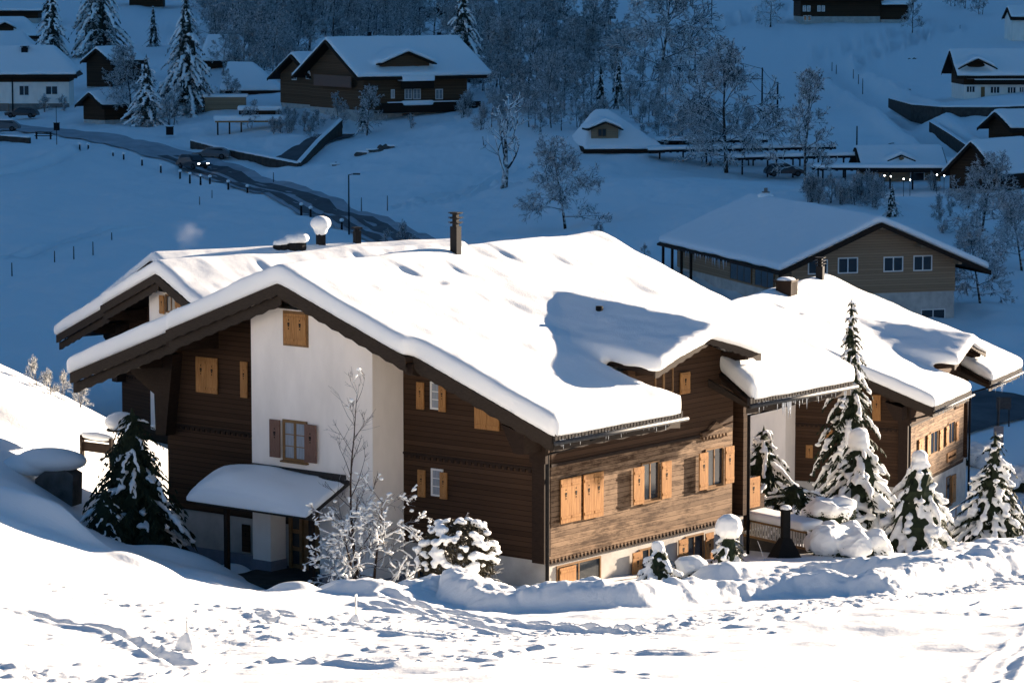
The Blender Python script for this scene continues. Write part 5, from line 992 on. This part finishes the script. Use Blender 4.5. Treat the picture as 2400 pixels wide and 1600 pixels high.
# ------------------------------------------------------------------ poles, posts, lamps
def pole(name, label, cat, b, h, r=.07, arm=0, head=None, group=None, mat='metal_dark', cap=0):
    t = thing(name, label, cat, b, 0, group); mb = MB(); mb.tube([(0, 0, -.4), (0, 0, h)], [r, r * .75], 8); mb.build('post', M[mat], t, True)
    if arm: mb = MB(); mb.tube([(0, 0, h - .05), (arm * .6, 0, h + .03), (arm, 0, h + .03)], r * .5, 6); mb.build('arm', M[mat], t, True)
    if head: mb = MB(); mb.box(arm - .1, arm + .55, -.16, .16, h - .02, h + .12); mb.build('lamp_head', M['metal_grey'], t)
    if cap: mb = MB(); mb.ball((0, 0, h + cap * .3), (cap, cap, cap * .8), 2); mb.build('snow_cap', M['snow_roof'], t, True)
    return t
b = gp(818, 545, 200, 400); pole('street_lamp', 'tall street lamp beside the dark road behind the chalet roofs', 'street lamp', b, 135 * b[1] / F, .08, .5, True)
for px, py, tp, lab in ((847, 487, 464, 'short thin snow pole right of the street lamp'), (908, 491, 459, 'short thin snow pole with clods at its foot, right of its twin'), (641, 426, 405, 'short marker pole on the road verge below the driveway'), (398, 292, 240, 'thin pole at the roadside bin'), (133, 340, 250, 'thin sign pole at the left end of the road')):
    b = gp(px, py, 200, 500); pole('marker_pole', lab, 'pole', b, (py - tp) * b[1] / F, .05)
gpst = None
for px, py in ((187, 352), (207, 354), (265, 372), (290, 374), (333, 388), (377, 403), (422, 417), (445, 423), (470, 427), (492, 430), (535, 441), (580, 452), (706, 497), (728, 505), (801, 536)):
    b = gp(px, py, 200, 500)
    if gpst is None: gpst = pole('guard_post', 'dark roadside post with a snow cap on the valley side of the road', 'post', b, .7, .12, group='snow-capped posts along the road', mat='black', cap=.22); gp0 = gpst
    else: o = copy_tree(gp0, b, 0, None, gp0['label'], gp0['group'])
fp0 = None
for px, py in ((28, 640), (128, 611), (173, 600), (218, 589), (262, 566), (468, 478), (497, 462)):
    b = gp(px, py, 150, 400)
    if fp0 is None: fp0 = pole('fence_post', 'thin dark pasture post standing in the shaded left field', 'post', b, .75, .05, group='pasture posts in the left field')
    else: copy_tree(fp0, b, 0, None, fp0['label'], fp0['group'])
for px, py in ((2000, 178), (2012, 190), (2022, 200), (1960, 168), (1950, 160), (2250, 72), (2358, 30), (2022, 214)):
    copy_tree(fp0, gp(px, py, 200, 700), 0, 1.3, 'thin dark pasture post on the right hill', 'pasture posts on the right hill')
# catenary masts and wires of the railway
tops = []
for px, py, tp, lab, arm in ((1629, 180, 105, 'railway mast highest on the slope beside the big frosted tree', 1.5), (1786, 242, 160, 'railway mast with side arm in front of the open hillside', -1.8), (1822, 282, 194, 'railway mast nearest the platforms', -1.6)):
    b = gp(px, py, 250, 700); h = (py - tp) * b[1] / F; pole('railway_mast', lab, 'mast', b, h, .13); mb = MB(); mb.tube([(0, 0, h * .68), (arm, 0, h * .68)], .05, 6); m_ = [o for o in bpy.data.objects if o.get('label') == lab][0]; mb.build('bracket', M['metal_dark'], m_); tops.append((b, h, arm))
for px, py, tp, lab in ((1668, 38, -25, 'wooden line pole at the top edge on the open hill'), (1589, 35, 8, 'short line pole above the tall frosted tree'), (2008, 350, 298, 'slim lamp pole over the station roof'), (2083, 385, 338, 'station lamp pole with short arm')):
    b = gp(px, py, 250, 800); pole('line_pole', lab, 'pole', b, (py - tp) * b[1] / F, .10, .6 if 'arm' in lab else 0)
for (b0, h0_, a0), (b1, h1_, a1), lab in ((tops[0], tops[1], 'railway wires sagging between the upper two masts'), (tops[1], tops[2], 'railway wires sagging between the lower two masts')):
    mb = MB()
    for k, fz in ((1, .97), (0, .68)):
        p0 = b0 + np.array([a0 * (1 - k), 0, h0_ * fz]) - b0; p1 = b1 + np.array([a1 * (1 - k), 0, h1_ * fz]) - b0; mb.tube([p0 + (p1 - p0) * s - np.array([0, 0, 1.2 * s * (1 - s)]) for s in np.linspace(0, 1, 9)], .035, 4)
    o = mb.build('overhead_wire', M['metal_dark']); o.location = b0; tag(o, lab, 'wire')
# platform roofs of the little station
def platform(label, px0, py0, px1, py1, Y, drop=3.0, dp=3.0, post=5):
    a = at(px0, py0, Y); c = at(px1, py1, Y); L = np.linalg.norm((c - a)[:2]); t = thing('platform_canopy', label, 'canopy', a, math.atan2(c[1] - a[1], c[0] - a[0])); dz = (c[2] - a[2]) / L
    f = lambda x, y: dz * x; mb = MB(); mb.plan([(0, 0), (L, 0), (L, dp), (0, dp)], f, -.28, 0); n = int(L / .8)
    for i in range(n): x = L * i / n; mb.plan([(x, -.12), (x + .3, -.12), (x + .3, 0), (x, 0)], f, -.35, -.05)
    mb.build('canopy_roof', M['metal_dark'], t)
    for i in range(post):
        x = L * (i + .5) / post; q = a + (c - a) * x / L; g = gz(q[0], q[1]); z1 = f(x, 0) - .28; z0 = min(g - a[2], z1 - 1.5) - .3; p = MB(); p.box(x - .09, x + .09, 1.2, 1.38, z0, z1); p.build('canopy_post', M['metal_dark'], t)
    s = MB(); s.plan([(-.1, -.15), (L + .1, -.15), (L + .1, dp), (-.1, dp)], f, -.03, .38); link('canopy_snow', remesh(s.mesh('s'), .13, 6), M['snow_roof'], t, True)
platform('rearmost snowy platform roof at the station', 1535, 330, 1800, 328, 372); platform('longest snowy platform roof spanning behind the weeping tree', 1520, 352, 1960, 344, 362, post=8); platform('snowy platform roof in front of the longest one', 1712, 370, 2010, 364, 354, post=5); platform('nearest snowy platform roof before the station building', 1905, 393, 2222, 394, 342, post=6)
for i, px_ in enumerate(((2073, 413), (2088, 415), (2118, 421), (2133, 423), (2196, 411), (2213, 413))):
    p = at(*px_, 338); t = thing('platform_light', 'tiny lit platform lamp by the station building', 'lamp', (p[0], p[1], gz(p[0], p[1])), 0, 'lit lamps at the station'); hh = p[2] - gz(p[0], p[1]); mb = MB(); mb.tube([(0, 0, -.2), (0, 0, max(hh, .3))], .03, 5); mb.build('post', M['metal_dark'], t); mb = MB(); mb.ball((0, 0, max(hh, .3) + .06), .07, 2); mb.build('bulb', M['lamp_on'], t)
# garden shelter and little roadside things of the upper left
b = gp(505, 310, 250, 500); t = thing('garden_shelter', 'long low open shelter with snow on its flat roof beside the dark retaining wall', 'shelter', b, .12); L = 8.5
mb = MB(); mb.box(0, L, 0, 2.2, 1.1, 1.3); mb.build('roof', M['wood_honey'], t)
for x in (.3, 1.8, 3.3): mb = MB(); mb.box(x - .1, x + .1, .1, .3, -.5, 1.1); mb.build('post', M['wood_trim'], t)
mb = MB(); mb.box(-.2, L + .2, -.2, 2.4, 1.28, 2.0); link('roof_snow', remesh(mb.mesh('s'), .12, 14), M['snow_roof'], t, True)
b = gp(560, 282, 250, 500); t = thing('garden_shed', 'flat snow-topped garden shed behind the open shelter', 'shed', b, .05); mb = MB(); mb.box(0, 5.5, 0, 2, -.4, 1.2); mb.build('wall', M['wood_dark'], t); mb = MB(); mb.box(-.2, 5.7, -.2, 2.2, 1.18, 1.8); link('roof_snow', remesh(mb.mesh('s'), .12, 12), M['snow_roof'], t, True)
b = gp(480, 262, 250, 500); t = thing('carport', 'dark flat-roofed carport behind the bare bushes', 'carport', b, .05); mb = MB(); mb.box(0, 5.5, 0, 3, -.4, 1.9); mb.build('wall', M['wood_pale'], t); mb = MB(); mb.box(-.3, 5.8, -.3, 3.2, 1.9, 2.3); link('roof_snow', remesh(mb.mesh('s'), .12, 8), M['snow_roof'], t, True)
for px, py, lab, w_ in ((398, 318, 'dark roadside bin on the verge', .9), (133, 308, 'small grey roadside box on a pole', .7)):
    b = gp(px, py, 250, 500); t = thing('roadside_bin', lab, 'bin', b); mb = MB(); mb.box(-w_ / 2, w_ / 2, -.3, .3, 0, 1.0); mb.box(-w_ / 2 - .05, w_ / 2 + .05, -.35, .35, 1.0, 1.08); mb.build('container', M['metal_dark'], t); mb = MB(); mb.ball((0, 0, 1.08), (w_ * .55, .35, .14), 2); mb.build('snow_cap', M['snow_roof'], t, True)
b = gp(103, 328, 250, 500); t = thing('bench', 'slatted dark bench at the left end of the road', 'bench', b, -.1); mb = MB()
for z in (.45, .7, .9): mb.box(-1.1, 1.1, -.04 if z > .5 else -.4, .04, z, z + .1)
mb.build('backrest', M['wood_trim'], t)
for x in (-.9, .9): mb = MB(); mb.box(x - .06, x + .06, -.4, .05, -.3, .95); mb.build('leg', M['metal_dark'], t)

# ------------------------------------------------------------------ things in the garden and the foreground
b = at(1840, 1318, 106); t = thing('garden_fireplace', 'black metal garden fireplace with flared hood and square flue', 'fireplace', b, .3)
mb = MB(); h = 132 * 106 / F
def sq(r, z): return [(-r, -r, z), (r, -r, z), (r, r, z), (-r, r, z)]
mb.loft(sq(.50, -.3), sq(.50, .06)); mb.loft(sq(.50, .06), sq(.17, .85)); mb.build('hood', M['black'], t); mb = MB(); mb.loft(sq(.13, .8), sq(.13, h - .12)); mb.loft(sq(.17, h - .12), sq(.17, h - .04)); mb.build('flue', M['black'], t); mb = MB(); mb.ball((0, 0, h), (.2, .2, .11), 2); mb.build('snow_cap', M['snow_roof'], t, True)
pa, pb = at(1742, 1252, 110), at(1890, 1285, 107.5); d = pb - pa; L = np.linalg.norm(d[:2]); t = thing('railing', 'snowy slatted balcony railing behind the garden fireplace', 'railing', pa, math.atan2(d[1], d[0])); dz = d[2] / L; f = lambda x, y: dz * x
mb = MB(); mb.plan([(0, -.03), (L, -.03), (L, .03), (0, .03)], f, .52, .60); mb.plan([(0, -.03), (L, -.03), (L, .03), (0, .03)], f, -.05, .03); mb.build('rail', M['frame_wood'], t)
mb = MB(); n = int(L / .13)
for i in range(n): x = L * i / n; mb.plan([(x, -.012), (x + .085, -.012), (x + .085, .012), (x, .012)], f, .03, .52)
mb.build('slat_panel', M['plaster_base'], t); mb = MB(); mb.plan([(0, -.2), (L, -.2), (L, .9), (0, .9)], f, .60, .92); link('rail_snow', remesh(mb.mesh('s'), .07, 9), M['snow_tree'], t, True)
mb = MB(); mb.plan([(0, .0), (L, .0), (L, .2), (0, .2)], f, -1.4, -.06); mb.build('retaining_base', M['wall_rough'], t)
for px, py, tp, Y, lab in ((438, 1507, 1448, 62, 'frosted stake in a little snow heap, left one of the foreground'), (834, 1462, 1395, 70, 'frosted stake on a snow cone, right one of the foreground')):
    b = gp(px, py, 45, 110); h = (py - tp) * b[1] / F; t = thing('stake', lab, 'stake', b); mb = MB(); mb.tube([(0, 0, -.3), (.01, 0, h * .5), (.0, .01, h)], [.028, .026, .02], 7); mb.build('rod', M['frame_white'], t, True)
    mb = MB(); mb.tube([(0, 0, -.1), (0, 0, .05), (.01, 0, .22)], [.26, .2, .05], 12); link('snow_heap', remesh(mb.mesh('s'), .025, 5), M['snow_tree'], t, True); mb = MB(); mb.ball((.01, 0, h), (.035, .03, .05), 2); mb.build('snow_cap', M['snow_tree'], t, True)
# sign posts on the lower road
b = at(2340, 1012, 175); t = thing('road_sign', 'grey rectangular sign on a thin pole by the lower road', 'sign', b); mb = MB(); mb.tube([(0, 0, -2.5), (0, 0, 2.0)], .05, 6); mb.build('post', M['metal_grey'], t); mb = MB(); mb.box(-.28, .28, -.08, -.05, -.8, .35); mb.build('panel', M['plinth'], t)
b = at(2352, 945, 190); t = thing('road_sign', 'pale framed sign above the snow bank of the lower road', 'sign', b); mb = MB(); mb.tube([(-.35, 0, -1.8), (-.35, 0, .3)], .05, 6); mb.tube([(.35, 0, -1.8), (.35, 0, .3)], .05, 6); mb.build('post', M['metal_grey'], t); mb = MB(); mb.box(-.45, .45, -.06, -.03, -.35, .4); mb.build('panel', M['metal_grey'], t)
pa, pb = at(2205, 1210, 158), at(2275, 1165, 166); d = pb - pa; L = np.linalg.norm(d[:2]); t = thing('railing', 'thin metal stair railing beside the lower right chalet', 'railing', pa, math.atan2(d[1], d[0])); mb = MB(); mb.tube([(0, 0, 0), (L, 0, d[2])], .04, 6); mb.tube([(0, 0, -.5), (L, 0, d[2] - .5)], .03, 6); mb.build('rail', M['metal_grey'], t)
for s in (.05, .5, .95): mb = MB(); mb.tube([(L * s, 0, d[2] * s - 1.6), (L * s, 0, d[2] * s)], .03, 6); mb.build('baluster', M['metal_grey'], t)
# left bank: snow-topped wall, garden table, fence
b = at(105, 1112, 109); t = thing('stone_wall', 'stub of stone wall under a thick snow cushion on the left bank', 'wall', b, -.35); mb = MB(); mb.ex([(-.2, -.9), (1.25, -1.0), (1.3, .1), (.9, .3), (.2, .2), (-.2, -.1)], 1, -.35, .35); mb.build('masonry', M['stone'], t)
mb = MB(); mb.ball((.3, 0, .55), (1.35, .7, .42), 3); mb.ball((-.6, .2, .3), (1.1, .8, .4), 3); link('wall_snow', remesh(mb.mesh('s'), .06, 8), M['snow_roof'], t, True)
b = at(285, 1050, 114); t = thing('garden_table', 'iron garden table carrying a tall snow dome left of the dark spruce', 'table', b, .2); mb = MB(); mb.tube([(0, 0, .66), (0, 0, .72)], .55, 20); mb.build('tabletop', M['metal_dark'], t)
for a in (.5, 2.6, 4.7): mb = MB(); mb.tube([(.15 * math.cos(a), .15 * math.sin(a), .66), (.3 * math.cos(a), .3 * math.sin(a), .3), (.45 * math.cos(a), .45 * math.sin(a), -.4)], .025, 6); mb.build('leg', M['metal_dark'], t)
mb = MB(); mb.ball((0, 0, .98), (.62, .62, .36), 3); link('table_snow', mb.mesh('s'), M['snow_roof'], t, True)
pa, pb = at(192, 1055, 116), at(265, 1068, 115); d = pb - pa; L = np.linalg.norm(d[:2]); t = thing('fence', 'short dark board fence topped with snow by the garden table', 'fence', pa, math.atan2(d[1], d[0])); mb = MB(); mb.box(0, L, -.04, .04, .0, .35); mb.box(0, L, -.04, .04, .42, .5); mb.build('board_panel', M['wood_trim'], t)
for x in (.05, L - .05): mb = MB(); mb.box(x - .06, x + .06, -.1, .04, -.6, .6); mb.build('post', M['wood_trim'], t)
mb = MB(); mb.ball((L / 2, 0, .6), (L * .55, .18, .16), 2); link('fence_snow', mb.mesh('s'), M['snow_roof'], t, True)

# ------------------------------------------------------------------ chimney smoke drifting off the flat-ridged chalet
sm_ = bpy.data.materials.new('smoke'); sm_.use_nodes = True; n = sm_.node_tree; n.nodes.remove(n.nodes['Principled BSDF']); v = n.nodes.new('ShaderNodeVolumePrincipled'); v.inputs['Color'].default_value = (.95, .95, .96, 1); v.inputs['Anisotropy'].default_value = .2
t_ = _noise(n, 1.9, 7, 'Object', .65); ln = n.nodes.new('ShaderNodeVectorMath'); ln.operation = 'LENGTH'; tc = n.nodes.new('ShaderNodeTexCoord'); n.links.new(tc.outputs['Object'], ln.inputs[0])
d1 = math_n(n, 'SUBTRACT', 1.0, math_n(n, 'DIVIDE', ln.outputs['Value'], 1.15)); d2 = math_n(n, 'SUBTRACT', math_n(n, 'ADD', math_n(n, 'MULTIPLY', t_.outputs[0], 2.6), d1), 1.62); d3 = math_n(n, 'MAXIMUM', math_n(n, 'MULTIPLY', d2, .16), 0.0); n.links.new(d3, v.inputs['Density']); n.links.new(v.outputs[0], n.nodes['Material Output'].inputs['Volume'])
p = at(440, 548, 172); mb = MB(); mb.ball((0, 0, 0), (1.2, 1.2, 1.2), 3); o = link('smoke_puff', mb.mesh('smoke'), sm_); o.location = p; tag(o, 'small sunlit puff of chimney smoke above the rear chalet ridge', 'smoke', kind='stuff')

b = gp(1797, 1318, 60, 140); t = thing('garden_stick', 'thin pale stick leaning in the snow left of the garden fireplace', 'stick', at(1800, 1318, 105)); mb = MB(); mb.tube([(0, 0, -.2), (-.36, 0, .75)], [.014, .010], 6); mb.build('rod', M['frame_white'], t, True)
